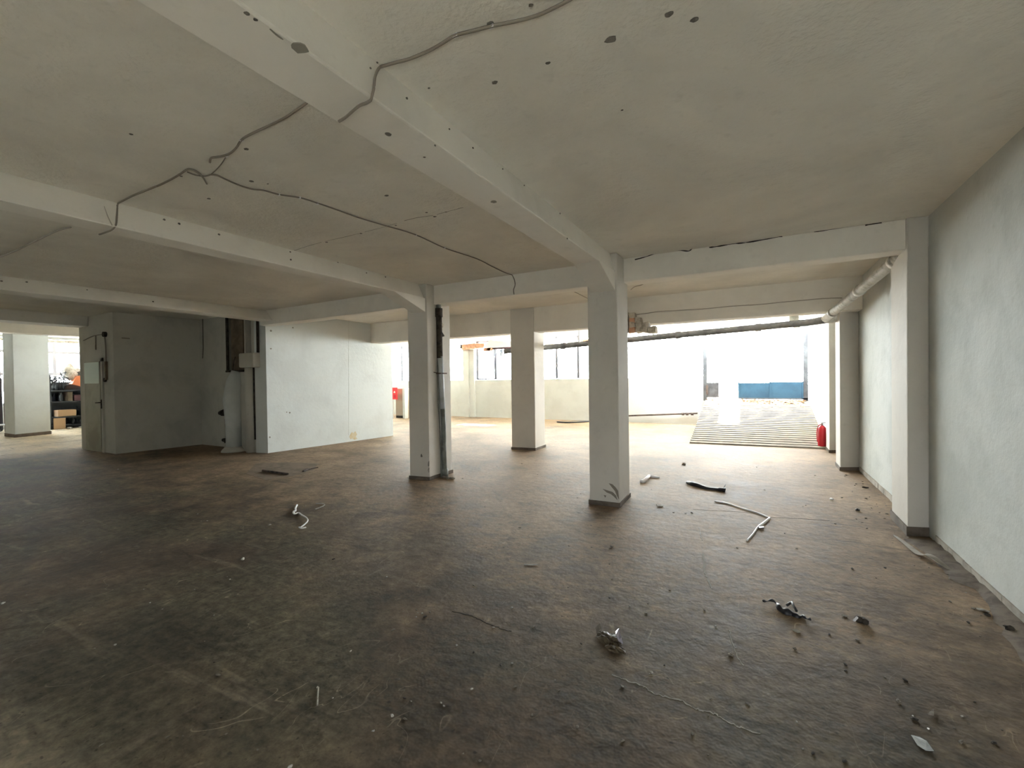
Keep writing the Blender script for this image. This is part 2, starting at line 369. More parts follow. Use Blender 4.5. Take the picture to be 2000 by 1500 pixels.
BG = 'whitewashed ceiling beams'
def side(u, v, xb, xt, zb=2.885, zt=3.12, off=0.0):
    """point on the slightly battered right face of a beam"""
    x = (xb+xt)/2
    for _ in range(6):
        p = gx(u, v, x); x = xb+(xt-xb)*min(max((p.z-zb)/(zt-zb), 0), 1)
    return gx(u, v, x+off)
def beam(x0, x1, y0, y1, zb, zt, label, haunch=None, m='beam', xt=None):
    e = empty('ceiling_beam', ((x0+x1)/2, (y0+y1)/2, zb)); tag(e, label, 'beam', BG)
    bm = BM(); vs = box(bm, x0, x1, y0, y1, zb, zt)
    if xt is not None:
        for v in vs:
            if v.co.z > zb+.01 and v.co.x > x0+.01: v.co.x = xt
    bevel(local(e, link('beam_body', bm, M[m], e)), .012)
    if haunch:
        ya, yb, zl = haunch; bm = BM(); extr(bm, [(x0, ya, zb+.001), (x0, yb, zb+.001), (x0, yb, zl)], (x1-x0, 0, 0)); local(e, link('haunch', bm, M[m], e))
    return e
b1 = beam(-1.83, -1.535, -3.3, 5.47, 2.885, H1+.02, 'wide beam running overhead from the middle column, crossed by a grey cable', (4.85, 5.475, 2.66), xt=-1.60)
b2 = beam(-4.87, -4.61, -3.3, 5.60, 2.885, H1+.02, 'beam running from the column with the drain pipe, second from the right wall', (4.93, 5.62, 2.67), xt=-4.73)
b3 = beam(-9.40, -8.99, -3.3, 6.0, 2.90, H1+.02, 'beam ending above the pale partition wall, third from the right wall', xt=-9.22)
b4 = beam(-14.75, -14.2, -3.3, 4.70, 3.0, H4+.02, 'dark beam butting against the grey core wall above the old door')
b4b = beam(-19.3, -18.9, -3.3, 9.2, 3.12, H4+.02, 'far beam in the bright room beyond the grey core wall')
# cross beams (prisms follow the slight skew of the column row)
def cross(pts, zb, zt, label):
    e = empty('cross_beam', (pts[0][0], pts[0][1], zb)); tag(e, label, 'beam', BG)
    bm = BM(); prism(bm, pts, zb, zt); bevel(local(e, link('beam_body', bm, M['beam'], e)), .01); return e
x1 = cross([(-9.45, 5.98), (-4.6, 5.84), (1.456, 5.80), (1.456, 6.06), (-4.6, 6.12), (-9.45, 6.26)], 2.82, H1+.05, 'long cross beam joining the two thick columns to the right wall')
x2 = cross([(-9.35, 9.05), (1.456, 8.97), (1.456, 9.30), (-9.35, 9.38)], 2.625, H2+.02, 'deep cross beam further back with a thin wire along its face')
# cracks at the head of the near cross beam
for k, pts in enumerate(([(1240, 507), (1262, 501), (1284, 494), (1288, 492)], [(1312, 490), (1330, 490), (1345, 491), (1352, 486)], [(1385, 484), (1400, 482), (1430, 477), (1456, 474), (1490, 468), (1528, 462)], [(1590, 453), (1630, 447), (1662, 442)], [(1690, 440), (1722, 434)], [(1065, 527), (1082, 524)])):
    P = smoothpath([gy(u, v, 5.795 if u > 1200 else 5.83)+Vector((0, 0, random.uniform(-.004, .004))) for u, v in pts], 4)
    bm = BM(); ribbon(bm, P, [random.uniform(.004, .016) for _ in P], .003, (0, -1, 0)); local(x1, link('crack', bm, M['crackd'], x1))

# ---------------------------------------------------------------- windows, gate, ramp
def window(n, x0, x1, z0, z1, posts, y=16.08, rail=False, fm='frame', t_=.042):
    e = empty('window_%d' % n, ((x0+x1)/2, y, z0)); tag(e, kind='structure')
    xs = sorted(posts)
    for p in xs:
        bm = BM(); box(bm, p-t_, p+t_, y-.03, y+.03, z0, z1); local(e, link('mullion', bm, M[fm], e))
    if rail:
        for z in ((z0, z0+.05), (z1-.05, z1)):
            bm = BM(); box(bm, x0, x1, y-.03, y+.03, z[0], z[1]); local(e, link('rail', bm, M[fm], e))
    xx = [x0]+[p for p in xs if x0 < p < x1]+[x1]
    for a, b in zip(xx, xx[1:]):
        if b-a < .08: continue
        bm = BM(); box(bm, a, b, y-.003, y+.003, z0, z1); local(e, link('pane', bm, M['glass'], e))
    return e
window(1, -16.2, -11.05, 1.56, 3.18, [-14.6, -13.1])
window(2, -10.46, -9.50, 1.57, 3.18, [-10.42, -9.53], rail=True, t_=.055)
window(3, -9.45, -6.9, 1.57, 3.18, [-8.0])
window(4, -6.85, -5.9, 1.57, 3.18, [-6.80, -5.93])
window(5, -5.85, -1.62, 1.57, 3.18, [])
bm = BM(); box(bm, -11.02, -10.74, 15.86, 16.01, -.05, 3.0); box(bm, -10.74, -10.5, 15.92, 16.01, -.05, 3.0)
tag(link('trim_1', bm, M['wall']), kind='structure')
# broken clay lintel over the second window
e = empty('broken_lintel', (-10, 15.85, 2.85)); tag(e, 'broken pink hollow-brick lintel above the window behind the drain-pipe column', 'lintel')
for k in range(5):
    bm = BM(); a = -10.96+k*.22; v_ = box(bm, a, a+.205, 15.72, 15.95, 2.84+.01*k, 3.07+random.uniform(-.02, .02))
    for q in v_: q.co += Vector((random.uniform(-.012, .012),)*3)
    local(e, link('brick', bm, M['terra'], e))
bm = BM(); box(bm, -11.06, -10.955, 15.73, 15.94, 2.9, 3.06); local(e, link('open_brick_end', bm, M['dark'], e))
for k, (a, b, z) in enumerate([(-9.9, -9.6, 2.74), (-9.72, -9.5, 2.78)]):
    bm = BM(); v_ = box(bm, a, b, 15.74, 15.92, z, 2.86)
    for q in v_: q.co += Vector((random.uniform(-.03, .03), 0, random.uniform(-.03, .02)))
    local(e, link('brick', bm, M['terra'], e))
bm = BM(); box(bm, -9.75, -7.9, 15.8, 15.93, 2.80, 2.865); local(e, link('lintel_bar', bm, M['maroon'], e))
bm = BM(); extr(bm, [(-9.9, 15.7, 2.9), (-9.6, 15.7, 3.16), (-8.6, 15.7, 3.07), (-8.1, 15.7, 3.02), (-8.1, 15.7, 2.86), (-9.85, 15.7, 2.86)], (0, .12, 0))
tag(link('bent_sheet', bm, M['white']), 'bent white sheet lying along the broken clay lintel', 'sheet')
e = empty('hanging_rag', (-9.2, 15.66, 2.6)); tag(e, 'blue-grey rags hanging in tatters from the lintel', 'rag')
for k, (u, w_) in enumerate([(966, .10), (979, .12), (986, .10), (990, .06)]):
    P = gy(u, 682, 15.79); bm = BM(); ribbon(bm, [P, P+Vector((.01, 0, -.13)), P+Vector((-.02, 0, -.24)), P+Vector((.0, 0, -.33))], [w_, w_*1.1, w_*.8, w_*.2], .006, (0, -1, 0)); local(e, link('tatter', bm, M['bluecloth'], e))
# rubble and mortar lumps along the lintel between the columns
e = empty('mortar_rubble', (-6, 15.7, 2.8)); tag(e, 'row of broken pale mortar lumps over the window between the two rear columns', 'rubble')
for k in range(9):
    bm = BM(); a = -7.3+k*.30; rock(bm, (a, 15.85, 2.78+.015*k), random.uniform(.09, .16), .55, 40+k, sub=2, el=1.5); local(e, link('lump', bm, M['mortar'] if k % 3 else M['terra'], e))

# broken wedge of brickwork under the deep beam
e = empty('broken_brickwork', (-2.1, 8.86, 2.6)); tag(e, 'ragged wedge of broken white brickwork hanging beside the middle column under the deep beam', 'brickwork')
k = 0
for r_, (v0, v1) in enumerate([(612, 622), (621, 631), (630, 640), (639, 650)]):
    ue = 1228+(v1-612)*1.35
    u = 1216
    while u < ue-3:
        P = gy(u, v0, 8.86); Q = gy(min(u+13, ue+4), v1, 8.86); bm = BM()
        vv = box(bm, P.x+.006, Q.x-.006, 8.76+random.uniform(0, .05), 8.98, Q.z+.006, P.z-.004)
        for q in vv: q.co += Vector((random.uniform(-.02, .02), 0, random.uniform(-.018, .018)))
        local(e, link('brick', bm, M['mortar'] if k % 7 != 3 else M['terra'], e)); k += 1; u += 13

# ramp with raised grip ribs
YR0, YR1, ZR = 11.42, 15.98, .84
bm = BM()
pts = [(-1.46, YR0, 0), (1.285, YR0+.2, 0), (1.288, YR1, ZR), (-1.52, YR1, ZR)]
vb = [bm.verts.new(p) for p in pts]; vb2 = [bm.verts.new((p[0], p[1], -.1)) for p in pts]
bm.faces.new(vb); bm.faces.new(list(reversed(vb2)))
for i in range(4): bm.faces.new((vb[i], vb[(i+1) % 4], vb2[(i+1) % 4], vb2[i]))
ramp_o = tag(link('ramp', bm, M['ramp']), 'ribbed concrete ramp climbing to the gate', 'ramp')
for k in range(23):
    f = .02+.80*k/22
    y0 = YR0+.2*0+(YR1-YR0)*f; sl = ZR/(YR1-YR0); z0 = ZR*f
    L = Vector((-1.45-.07*f, y0, z0)); Rr = Vector((1.28, y0+.2*(1-f), z0+.0))
    d = (Rr-L)*.5; bm = BM()
    Rr.z = max(0, (Rr.y-YR0-.2)/(YR1-YR0-.2))*ZR
    d = (Rr-L)*.5
    obox(bm, (L+Rr)/2+Vector((0, 0, .012)), d, Vector((0, .055, .010)), Vector((0, 0, .012)))
    link('rib', bm, M['ramp'], ramp_o)
# leaf litter and rubble flakes at the head of the ramp
bm = BM()
for k in range(330):
    x = random.uniform(-.5, 1.28) if k % 6 else random.uniform(-1.5, -.9); f = 1-abs(random.gauss(0, .085)); y = YR0+(YR1-YR0)*f; z = ZR*f+.018
    if f > .995: continue
    a = random.uniform(0, 6.28); s = random.uniform(.02, .055); dx = Vector((math.cos(a), math.sin(a), random.uniform(-.2, .3)))*s; dy = Vector((-math.sin(a), math.cos(a), random.uniform(-.2, .3)))*s*.6
    p = Vector((x, y, z)); q = [bm.verts.new(p+c) for c in (dx, dy, -dx, -dy)]; r4 = [bm.verts.new(v.co+Vector((0, 0, .006))) for v in q]
    bm.faces.new(q); bm.faces.new(list(reversed(r4)))
    for i in range(4): bm.faces.new((q[i], q[(i+1) % 4], r4[(i+1) % 4], r4[i]))
tag(link('fallen_leaves', bm, M['leaf']), 'dry orange leaves and grit at the top of the ramp', 'leaves', kind='stuff')

gt = empty('gate', (-.1, 15.92, ZR)); tag(gt, 'steel gate with low blue panels at the top of the ramp, one leaf ajar', 'gate')
def gbox(n, m, *a, par=None):
    bm = BM(); box(bm, *a); return local(gt, link(n, bm, M[m], par or gt))
gbox('post', 'greyst', -1.58, -1.47, 15.86, 15.97, .80, 3.12); gbox('post', 'greyst', 1.16, 1.28, 15.86, 15.97, .80, 3.12)
gbox('head_rail', 'greyst', -1.5, 1.3, 15.88, 15.95, 3.02, 3.1)
gbox('panel', 'greyst', -1.48, -1.12, 15.88, 15.91, .90, 1.38)['label'] = 'grey steel panel'
gbox('panel', 'blue', -.56, .30, 15.89, 15.92, .90, 1.365); gbox('panel', 'blue', .33, 1.17, 15.88, 15.91, .90, 1.385)
gbox('bottom_rail', 'greyst', -.56, 1.28, 15.86, 15.90, .86, .90)
gbox('stile', 'blue', .285, .345, 15.87, 15.90, .88, 1.39); gbox('stile', 'blue', -.57, -.53, 15.87, 15.90, .88, 1.38); gbox('stile', 'blue', 1.13, 1.165, 15.86, 15.90, .88, 1.40)
gbox('drop_bolt', 'metal', .33, .35, 15.88, 15.90, 2.90, 3.03)
gbox('hinge_plate', 'rust', -1.50, -1.44, 15.84, 15.88, 1.0, 1.3)
# canopy outside is added unseen, keeping sun off windows and right gate part
cn = empty('sunblocker', (-6, 17, 3.3)); tag(cn, 'added unseen canopy outside above the back windows', 'sunblocker')
for (a, b, y0, y1) in ((-16.4, -9.75, 16.2, 17.85), (-9.75, -8.45, 17.05, 17.85), (-9.75, -8.45, 16.2, 16.45), (-8.45, -1.35, 16.2, 17.85), (-.82, 2.4, 16.2, 19.2), (-24.3, -15.0, 9.4, 12.0)):
    bm = BM(); box(bm, a, b, y0, y1, 3.22, 3.26); local(cn, link('sheet', bm, M['tin'], cn))

# ---------------------------------------------------------------- pipes on the right and across
def P_(u, v, ax, val): return on(u, v, ax, val)
e = empty('wall_pipe', (1.3, 7, 2.7)); tag(e, 'whitewashed drain pipe sloping along the right wall beyond the wall column', 'pipe')
pa = Vector((1.35, 5.9, 2.86)); pb = Vector((1.02, 9.45, 2.56))
bm = BM(); tube(bm, [pa+(pb-pa)*(k/8) for k in range(9)], .062, 14); local(e, link('pipe_run', bm, M['pvcw'], e, True))
for f in (.12, .47, .86):
    c = pa+(pb-pa)*f; d = (pb-pa).normalized(); bm = BM(); tube(bm, [c-d*.05, c+d*.05], .074, 14); local(e, link('collar', bm, M['pvcw'], e, True))
bm = BM(); tube(bm, [Vector((1.0, 9.5, 2.56)), Vector((1.12, 9.52, 2.55)), Vector((1.27, 9.5, 2.6))], [.07, .075, .06], 12); tube(bm, [(1.02, 9.3, 2.64), (1.02, 9.3, 2.86)], .012, 6)
local(e, link('elbow', bm, M['pvcw'], e, True))
bm = BM(); tube(bm, [(.86, 9.2, 2.62), (.93, 9.2, 2.75), (.95, 9.2, 2.86)], .012, 6); local(e, link('hanger', bm, M['rust'], e))

e = empty('cross_pipe', (-2, 9.85, 2.5)); tag(e, 'dark drain pipe hanging across the hall behind the deep beam, towards the gate', 'pipe')
Pp = [(1.02, 9.5, 2.545), (.8, 9.8, 2.545), (-2.5, 9.85, 2.405), (-5.6, 9.9, 2.29)]
Pp = [Vector(p) for p in Pp]
bm = BM(); tube(bm, [Pp[0], (Pp[0]+Pp[1])/2+Vector((-.02, .06, 0)), Pp[1]]+[Pp[1]+(Pp[2]-Pp[1])*(k/6) for k in range(1, 7)]+[Pp[2]+(Pp[3]-Pp[2])*(k/5) for k in range(1, 6)], .062, 14); local(e, link('pipe_run', bm, M['pvc'], e, True))
for xx in (.62, .0, -1.45, -2.9, -4.0):
    z = 2.545+(xx-.8)*.0425; bm = BM(); tube(bm, [(xx-.05, 9.83, z), (xx+.05, 9.83, z)], .075, 14); local(e, link('coupling', bm, M['pvcw'] if xx > .5 else M['pvc'], e, True))
for xx in (.58, -1.95, -3.6, -5.1):
    z = 2.545+(xx-.8)*.0425
    bm = BM(); box(bm, xx-(.075 if xx > .5 else .012), xx+(.075 if xx > .5 else .012), 9.82, 9.86, z, H2); local(e, link('hanger_strap', bm, M['pvcw'] if xx > .5 else M['metal'], e))
# low pipe along the back wall
e = empty('low_wall_pipe', (-3, 15.9, .3)); tag(e, 'thin grey pipe running low along the back wall to the ramp', 'pipe')
PA = gy(1150, 824, 15.93); PB = gy(1228, 812, 15.93); PC = gy(1362, 807, 15.93); PA.z = max(PA.z, .05)
bm = BM(); tube(bm, [PB, PC], .028, 8); local(e, link('pipe_run', bm, M['rust'], e, True))
for u in (1334, 1342, 1352):
    c = gy(u, 808.5, 15.93); bm = BM(); tube(bm, [c-Vector((.04, 0, 0)), c+Vector((.04, 0, 0))], .045, 8); local(e, link('joint', bm, M['rust'], e, True))
bm = BM(); tube(bm, smoothpath([gz(1088, 824, .03), gz(1110, 825, .03), gz(1150, 823, .03), gz(1200, 821, .03)]), .025, 8)
tag(link('black_hose', bm, M['black'], smooth=True), 'black hose lying on the floor along the back wall', 'hose')

# drain pipe on the second column
e = empty('drain_pipe', (-4.58, 6.0, 0)); tag(e, 'grey-green drain pipe with a black upper length on the side of the column', 'pipe')
def cx_(u, v): return gx(u, v, -4.57)
bm = BM(); tube(bm, [(-4.565, 6.0, 0), (-4.565, 5.99, .4), (-4.56, 5.98, .85), (-4.56, 5.96, 1.15)], .042, 12); local(e, link('lower_pipe', bm, M['pipegrey'], e, True))
bm = BM(); tube(bm, [(-4.56, 5.96, 1.12), (-4.565, 5.95, 1.5), (-4.57, 5.93, 1.98)], .045, 12); local(e, link('middle_pipe', bm, M['pipelight'], e, True))['label'] = 'pale plastic pipe length'
bm = BM(); tube(bm, [(-4.575, 5.93, 1.95), (-4.575, 5.925, 2.5), (-4.575, 5.92, 2.72)], .05, 10); local(e, link('upper_pipe', bm, M['castiron'], e, True))['label'] = 'black crusted iron pipe length'
bm = BM(); tube(bm, [(-4.575, 5.92, 2.70), (-4.575, 5.92, 3.12)], .042, 10); local(e, link('neck', bm, M['pipegrey'], e, True))
bm = BM(); tube(bm, [(-4.575, 5.92, 2.62), (-4.575, 5.92, 2.76)], .062, 12); local(e, link('socket_ring', bm, M['castiron'], e, True))
bm = BM(); box(bm, -4.60, -4.51, 5.86, 6.03, 1.69, 1.71); tube(bm, [(-4.61, 5.80, 1.72), (-4.55, 5.88, 1.70)], .008, 6); local(e, link('clamp', bm, M['rust'], e))
bm = BM(); tube(bm, smoothpath([(-4.60, 5.90, 1.95), (-4.585, 5.88, 1.4), (-4.585, 5.91, .9), (-4.585, 5.93, .3), (-4.585, 5.93, 0)]), .01, 6); local(e, link('side_tube', bm, M['pipegrey'], e, True))
bm = BM(); tube(bm, [(-4.565, 6.0, 0), (-4.565, 6.0, .12)], .058, 12); local(e, link('foot_collar', bm, M['pipegrey'], e, True))
for k, (y, z) in enumerate([(5.96, 2.45), (5.97, 2.3), (5.9, 2.15)]):
    bm = BM(); rock(bm, (-4.555, y, z), .035, 1.2, 70+k, sub=2); local(e, link('crust', bm, M['castiron'] if k else M['mortar'], e))
bm = BM()
for k in range(5): rock(bm, (-4.5+.05*k, 5.86+.05*random.random(), 0), .03+.01*random.random(), .6, 80+k)
tag(link('mortar_crumbs', bm, M['stone']), 'crumbled mortar at the foot of the drain pipe', 'rubble', kind='stuff')

# ---------------------------------------------------------------- cables on ceiling and beams
def cable(name, segs, r, m, label, cat='cable'):
    """segs: list of (points)"""
    e = empty(name, segs[0][0]); tag(e, label, cat)
    for s in segs:
        bm = BM(); tube(bm, smoothpath(s, 4), r, 6); local(e, link('cable_run', bm, M[m], e, True))
    return e
c_ = lambda pts, z=H1-.008: [gz(u, v, z) for u, v in pts]
segA = c_([(1125, -8), (1110, 1), (1085, 14), (1050, 30), (1005, 42), (960, 51), (925, 60), (890, 69), (868, 82), (840, 98), (800, 115), (770, 123), (745, 129)])
segA[-1] = gz(742, 131, H1-.008)
segA2 = [segA[-1]]+[side(u, v, -1.535, -1.60, off=.008) for u, v in [(737, 138), (732, 152), (730, 172), (726, 190), (724, 196)]]
segA3 = [segA2[-1]]+[gz(u, v, 2.877) for u, v in [(716, 201), (703, 206), (690, 216), (675, 229), (662, 237)]]
cable('ceiling_cable', [segA, segA2, segA3], .007, 'cable', 'grey cable crossing the ceiling and wrapping over the wide beam')
c_l = c_([(600, 200), (592, 206), (575, 218), (555, 231), (520, 248), (490, 262), (472, 273), (462, 288), (450, 299), (438, 304), (422, 307), (412, 309), (410, 317)])
cable('loose_cable', [c_l], .007, 'cable', 'short dark cable hanging loose on the ceiling left of the wide beam')
cable('thin_wire', [c_([(443, 303), (434, 318), (424, 330), (412, 341)])], .004, 'cable', 'thin wire joining the loose cable end to the long cable')
sB = c_([(412, 341), (425, 343), (440, 350), (465, 361), (490, 369), (515, 372), (545, 380), (585, 386), (615, 395), (650, 407), (700, 425), (750, 440), (810, 458), (870, 485), (930, 505), (960, 520), (985, 532), (1000, 537)])
sB2 = [gz(1000, 537, H1-.008)]+[gy(u, v, 5.825) for u, v in [(1004, 545), (1006, 556), (1003, 566), (1004, 575)]]
cable('long_ceiling_cable', [sB, sB2], .006, 'cable', 'long brown cable running over the ceiling to the near cross beam')
sC = c_([(404, 359), (396, 346), (386, 337), (376, 332), (366, 331), (352, 340), (335, 350), (315, 360), (300, 366), (280, 374), (260, 382), (240, 392), (231, 397)])
sC2 = [gz(231, 397, H1-.008)]+[side(u, v, -4.61, -4.73, off=.008) for u, v in [(229, 403), (228, 422), (226, 440)]]+[gz(u, v, 2.877) for u, v in [(218, 449), (206, 454), (194, 458)]]
cable('hooked_cable', [sC, sC2], .007, 'cable', 'dark cable with a hooked end, dropping over the second beam')
cable('thin_link_wire', [c_([(366, 336), (382, 342), (400, 344), (412, 341)])], .005, 'cable', 'short thin wire between the hooked cable and the long cable')
cable('dusty_cable', [c_([(138, 444), (120, 448), (100, 456), (80, 466), (55, 478), (30, 490), (0, 502)])], .008, 'wirew', 'dusty cable on the dark ceiling beyond the second beam')
cable('beam_brace_wire', [[side(203, 403, -4.61, -4.73, off=.004), side(211, 424, -4.61, -4.73, off=.004), side(219, 440, -4.61, -4.73, off=.004)]], .004, 'wirew', 'faint slanting wire on the face of the second beam', 'wire')
cable('beam_wire', [[gy(u, v, 8.955 if u < 0 else 8.962) for u, v in [(1232, 616), (1262, 612), (1290, 608), (1330, 606), (1380, 603), (1430, 598), (1480, 595), (1530, 590), (1575, 586), (1610, 583), (1645, 582)]]], .008, 'wirew', 'thin wire sagging along the face of the deep rear beam', 'wire')
cable('stub_wire', [[gz(u, v, H2-.006) for u, v in [(1232, 566), (1240, 560), (1252, 557), (1262, 551)]]], .006, 'wirew', 'short wire on the ceiling just behind the near cross beam', 'wire')
cable('stub_wire', [[gz(u, v, H2-.006) for u, v in [(1122, 570), (1138, 578), (1152, 585)]]], .006, 'wirew', 'short wire on the ceiling left of the middle column', 'wire')

# cable clips
cl = [(890, 69), (960, 51), (738, 133), (472, 273), (443, 304), (545, 380), (585, 386), (812, 459), (868, 484), (305, 364), (620, 397)]
for k, (u, v) in enumerate(cl):
    bm = BM(); p = gz(u, v, H1-.006); obox(bm, p, (.012, 0, 0), (0, .006, 0), (0, 0, .008)); tag(link('cable_clip', bm, M['white']), 'tiny white clip holding a cable to the ceiling', 'clip', 'white cable clips on the ceiling')

# holes, chips and hairline cracks in ceiling
def blotch(name, P, nrm, r, m, par, seed, el=1.0, depth=.004):
    rnd = random.Random(seed); n = Vector(nrm); a = n.cross(Vector((0, 1, 0)) if abs(n.y) < .9 else Vector((1, 0, 0))).normalized(); b = n.cross(a)
    ring = [P+n*.0015+a*(r*el*(.75+.35*rnd.random())*math.cos(i*.5236))+b*(r*(.75+.35*rnd.random())*math.sin(i*.5236)) for i in range(12)]
    bm = BM(); extr(bm, ring, -n*depth); return link(name, bm, M[m], par)
for k, (u, v, r) in enumerate([(1193, 77, .022), (1306, 28, .016), (1357, 38, .015), (1070, 123, .010), (966, 161, .013), (957, 46, .013), (1037, 10, .008), (838, 172, .006), (481, 291, .014), (491, 354, .016), (523, 359, .007), (755, 382, .016), (408, 388, .014), (256, 262, .010),
                               (833, 415, .010), (849, 423, .013), (871, 414, .008), (773, 440, .010), (705, 456, .012), (638, 473, .014), (1215, 215, .006), (354, 344, .01)]):
    blotch('ceiling_hole', gz(u, v, H1), (0, 0, -1), r, 'hole', ceiling, 100+k, 1.3)
for k, (u, v, r) in enumerate([(482, 26, .010), (499, 38, .008), (758, 262, .018), (829, 307, .008), (964, 394, .024), (585, 94, .032)]):
    local(b1, blotch('beam_chip', gz(u, v, 2.885), (0, 0, -1), r, 'hole' if r < .02 else 'scuff', b1, 130+k, 1.0))
bm = BM(); P = smoothpath([gz(u, v, 2.884) for u, v in [(527, 56), (538, 66), (553, 77)]], 3); ribbon(bm, P, [.004, .006, .007, .008, .009, .008, .004], .0015, (0, 0, -1)); local(b1, link('scuff', bm, M['scuff'], b1))
for k, (u, v, r) in enumerate([(737, 122, .009), (724, 133, .009), (795, 192, .012), (850, 284, .010), (878, 252, .01), (924, 289, .012), (982, 330, .012), (1024, 362, .012), (1094, 417, .015), (1108, 466, .018)]):
    local(b1, blotch('beam_chip', side(u, v, -1.535, -1.60, off=.012), (1, 0, 0), r*.6, 'hole', b1, 150+k, .8))
for k, (u, v, r) in enumerate([(321, 429, .02), (350, 437, .02), (428, 458, .02), (567, 492, .018), (568, 507, .02), (660, 512, .02), (716, 533, .018), (753, 541, .02)]):
    local(b2, blotch('beam_chip', side(u, v, -4.61, -4.73, off=.014), (1, 0, 0), r*.6, 'hole', b2, 170+k, .8))
for k, (u, v, r) in enumerate([(52, 551, .03), (299, 589, .03), (3, 549, .03), (170, 566, .02)]):
    local(b3, blotch('beam_chip', side(u, v, -8.99, -9.22, 2.9, off=.025), (1, 0, 0), r*.5, 'hole', b3, 180+k, .8))
for pts in ([(570, 491), (600, 481), (628, 473)], [(635, 471), (668, 464), (705, 455)], [(712, 453), (740, 446), (775, 436)], [(790, 431), (815, 425), (846, 421)], [(853, 419), (878, 412), (905, 405)]):
    P = smoothpath([gz(u, v, H1) for u, v in pts], 3); bm = BM(); ribbon(bm, P, [random.uniform(.002, .008) for _ in P], .001, (0, 0, -1)); link('crack', bm, M['scuff'], ceiling)

# ---------------------------------------------------------------- right wall skirting
bs = empty('baseboard_right', (1.44, 3, 0)); tag(bs, kind='structure')
y = -1.0
while y < 11.0:
    L = .33; 
    if not (5.55 < y < 6.3 or 9.0 < y < 9.6 or (3.98 < y < 4.25)):
        bm = BM(); t_ = .012+random.uniform(-.003, .004); box(bm, 1.456-t_, 1.456, y+.002, y+L-.003, 0, .075+random.uniform(-.003, .003)); local(bs, link('skirting_tile', bm, M['skirt'], bs))
    y += L
# dirt drifted along the foot of the wall
bm = BM(); rows = []; rnd = random.Random(3)
y = 2.2
while y < 5.7:
    wd = .10+.07*math.sin(y*2.3)+rnd.uniform(-.02, .02)+(.10 if y > 4.6 else 0); hh = .03+rnd.uniform(-.01, .01)
    rows.append([bm.verts.new(p) for p in ((1.445, y, hh), (1.445-wd*.35, y, hh*.8), (1.445-wd, y, .0005))]); y += .09
for a, b in zip(rows, rows[1:]):
    for i in range(2): bm.faces.new((a[i], a[i+1], b[i+1], b[i]))
tag(link('drifted_dirt', bm, M['dirt'], smooth=True), 'dark dirt drifted along the foot of the right wall', 'dirt', kind='stuff')
# peeled strip lying near the wall
P = smoothpath([gz(u, v) for u, v in [(1745, 1046), (1770, 1064), (1796, 1086), (1812, 1092), (1835, 1104), (1858, 1116)]], 4)
for i, p in enumerate(P): p.z = .004+.035*math.exp(-((i-13)/4.5)**2)
bm = BM(); ribbon(bm, P, [.01]+[.02+.04*math.sin(math.pi*i/len(P)) for i in range(1, len(P)-1)]+[.008], .004); tag(link('peeled_strip', bm, M['skirt']), 'curled tan strip peeled up beside the right wall column', 'strip')

# ---------------------------------------------------------------- floor cracks (parts of the floor)
for w_, pts, mm in ((.010, [(1193, 1318), (1215, 1326), (1245, 1336), (1262, 1343), (1272, 1352), (1300, 1361), (1330, 1368), (1352, 1381), (1372, 1388), (1395, 1394), (1408, 1403), (1430, 1414), (1450, 1422), (1484, 1433)], 'crack'),
                    (.007, [(885, 1194), (905, 1199), (925, 1205), (945, 1214), (965, 1222), (985, 1230), (1000, 1234)], 'crackd'),
                    (.008, [(1365, 1030), (1368, 1045), (1371, 1055)], 'crack'), (.018, [(1373, 1080), (1376, 1100), (1377, 1120), (1385, 1135), (1390, 1150)], 'crack'),
                    (.009, [(1425, 1232), (1432, 1262), (1440, 1283), (1452, 1300)], 'crack'),
                    (.005, [(1353, 995), (1390, 997), (1430, 999), (1470, 1003), (1500, 1010), (1560, 1013), (1620, 1017)], 'crackd')):
    P = [gz(u, v, 0) for u, v in pts]; Q = []
    for p in smoothpath(P, 5): Q.append(p+Vector((random.uniform(-.006, .006), random.uniform(-.006, .006), 0)))
    bm = BM(); ribbon(bm, Q, [w_*random.uniform(.3, 1.2) for _ in Q], .0012); link('crack', bm, M[mm], floor)
P = [gz(u, v) for u, v in [(480, 925), (500, 905), (560, 903), (622, 905), (612, 918), (572, 930), (520, 938)]]
bm = BM(); prism(bm, [(p.x, p.y) for p in P], -.001, .002); link('stain_patch', bm, M['patch'], floor)

# ---------------------------------------------------------------- litter on the floor
def thing(name, bm, m, label, cat, smooth=False, group=None): return tag(link(name, bm, m if not isinstance(m, str) else M[m], smooth=smooth), label, cat, group)
# black strap near the ramp
def lay(pts, zf=None, k=4):
    P = smoothpath([gz(u, v) for u, v in pts], k)
    for i, p in enumerate(P): p.z = (zf(i/(len(P)-1)) if zf else .006)
    return P
P = lay([(1342, 944), (1352, 948), (1365, 951), (1380, 955), (1397, 957), (1408, 959), (1417, 960)], lambda f: .012+.01*math.sin(9*f))
bm = BM(); n = len(P); tube(bm, P, [.012+.022*abs(math.sin(3.3*i/n+.4))+.012*(i > n*.75) for i in range(n)], 7)
tube(bm, lay([(1342, 944), (1350, 942), (1360, 945), (1366, 950)]), .009, 6); tube(bm, lay([(1413, 958), (1417, 954)], lambda f: .03+.03*f), .006, 6)
thing('black_strap', bm, 'black', 'crumpled black strap lying on the pale floor below the ramp', 'strap', True)
P = lay([(1490, 1178), (1497, 1181), (1508, 1179), (1518, 1185), (1524, 1192), (1535, 1197), (1548, 1201), (1560, 1206), (1568, 1206), (1576, 1214), (1584, 1216)], lambda f: .012+.012*math.sin(7*f+.5))
n = len(P); bm = BM(); tube(bm, P, [.006+.022*math.exp(-((i/n-.5)/.17)**2)+.004*math.sin(i) for i in range(n)], 8)
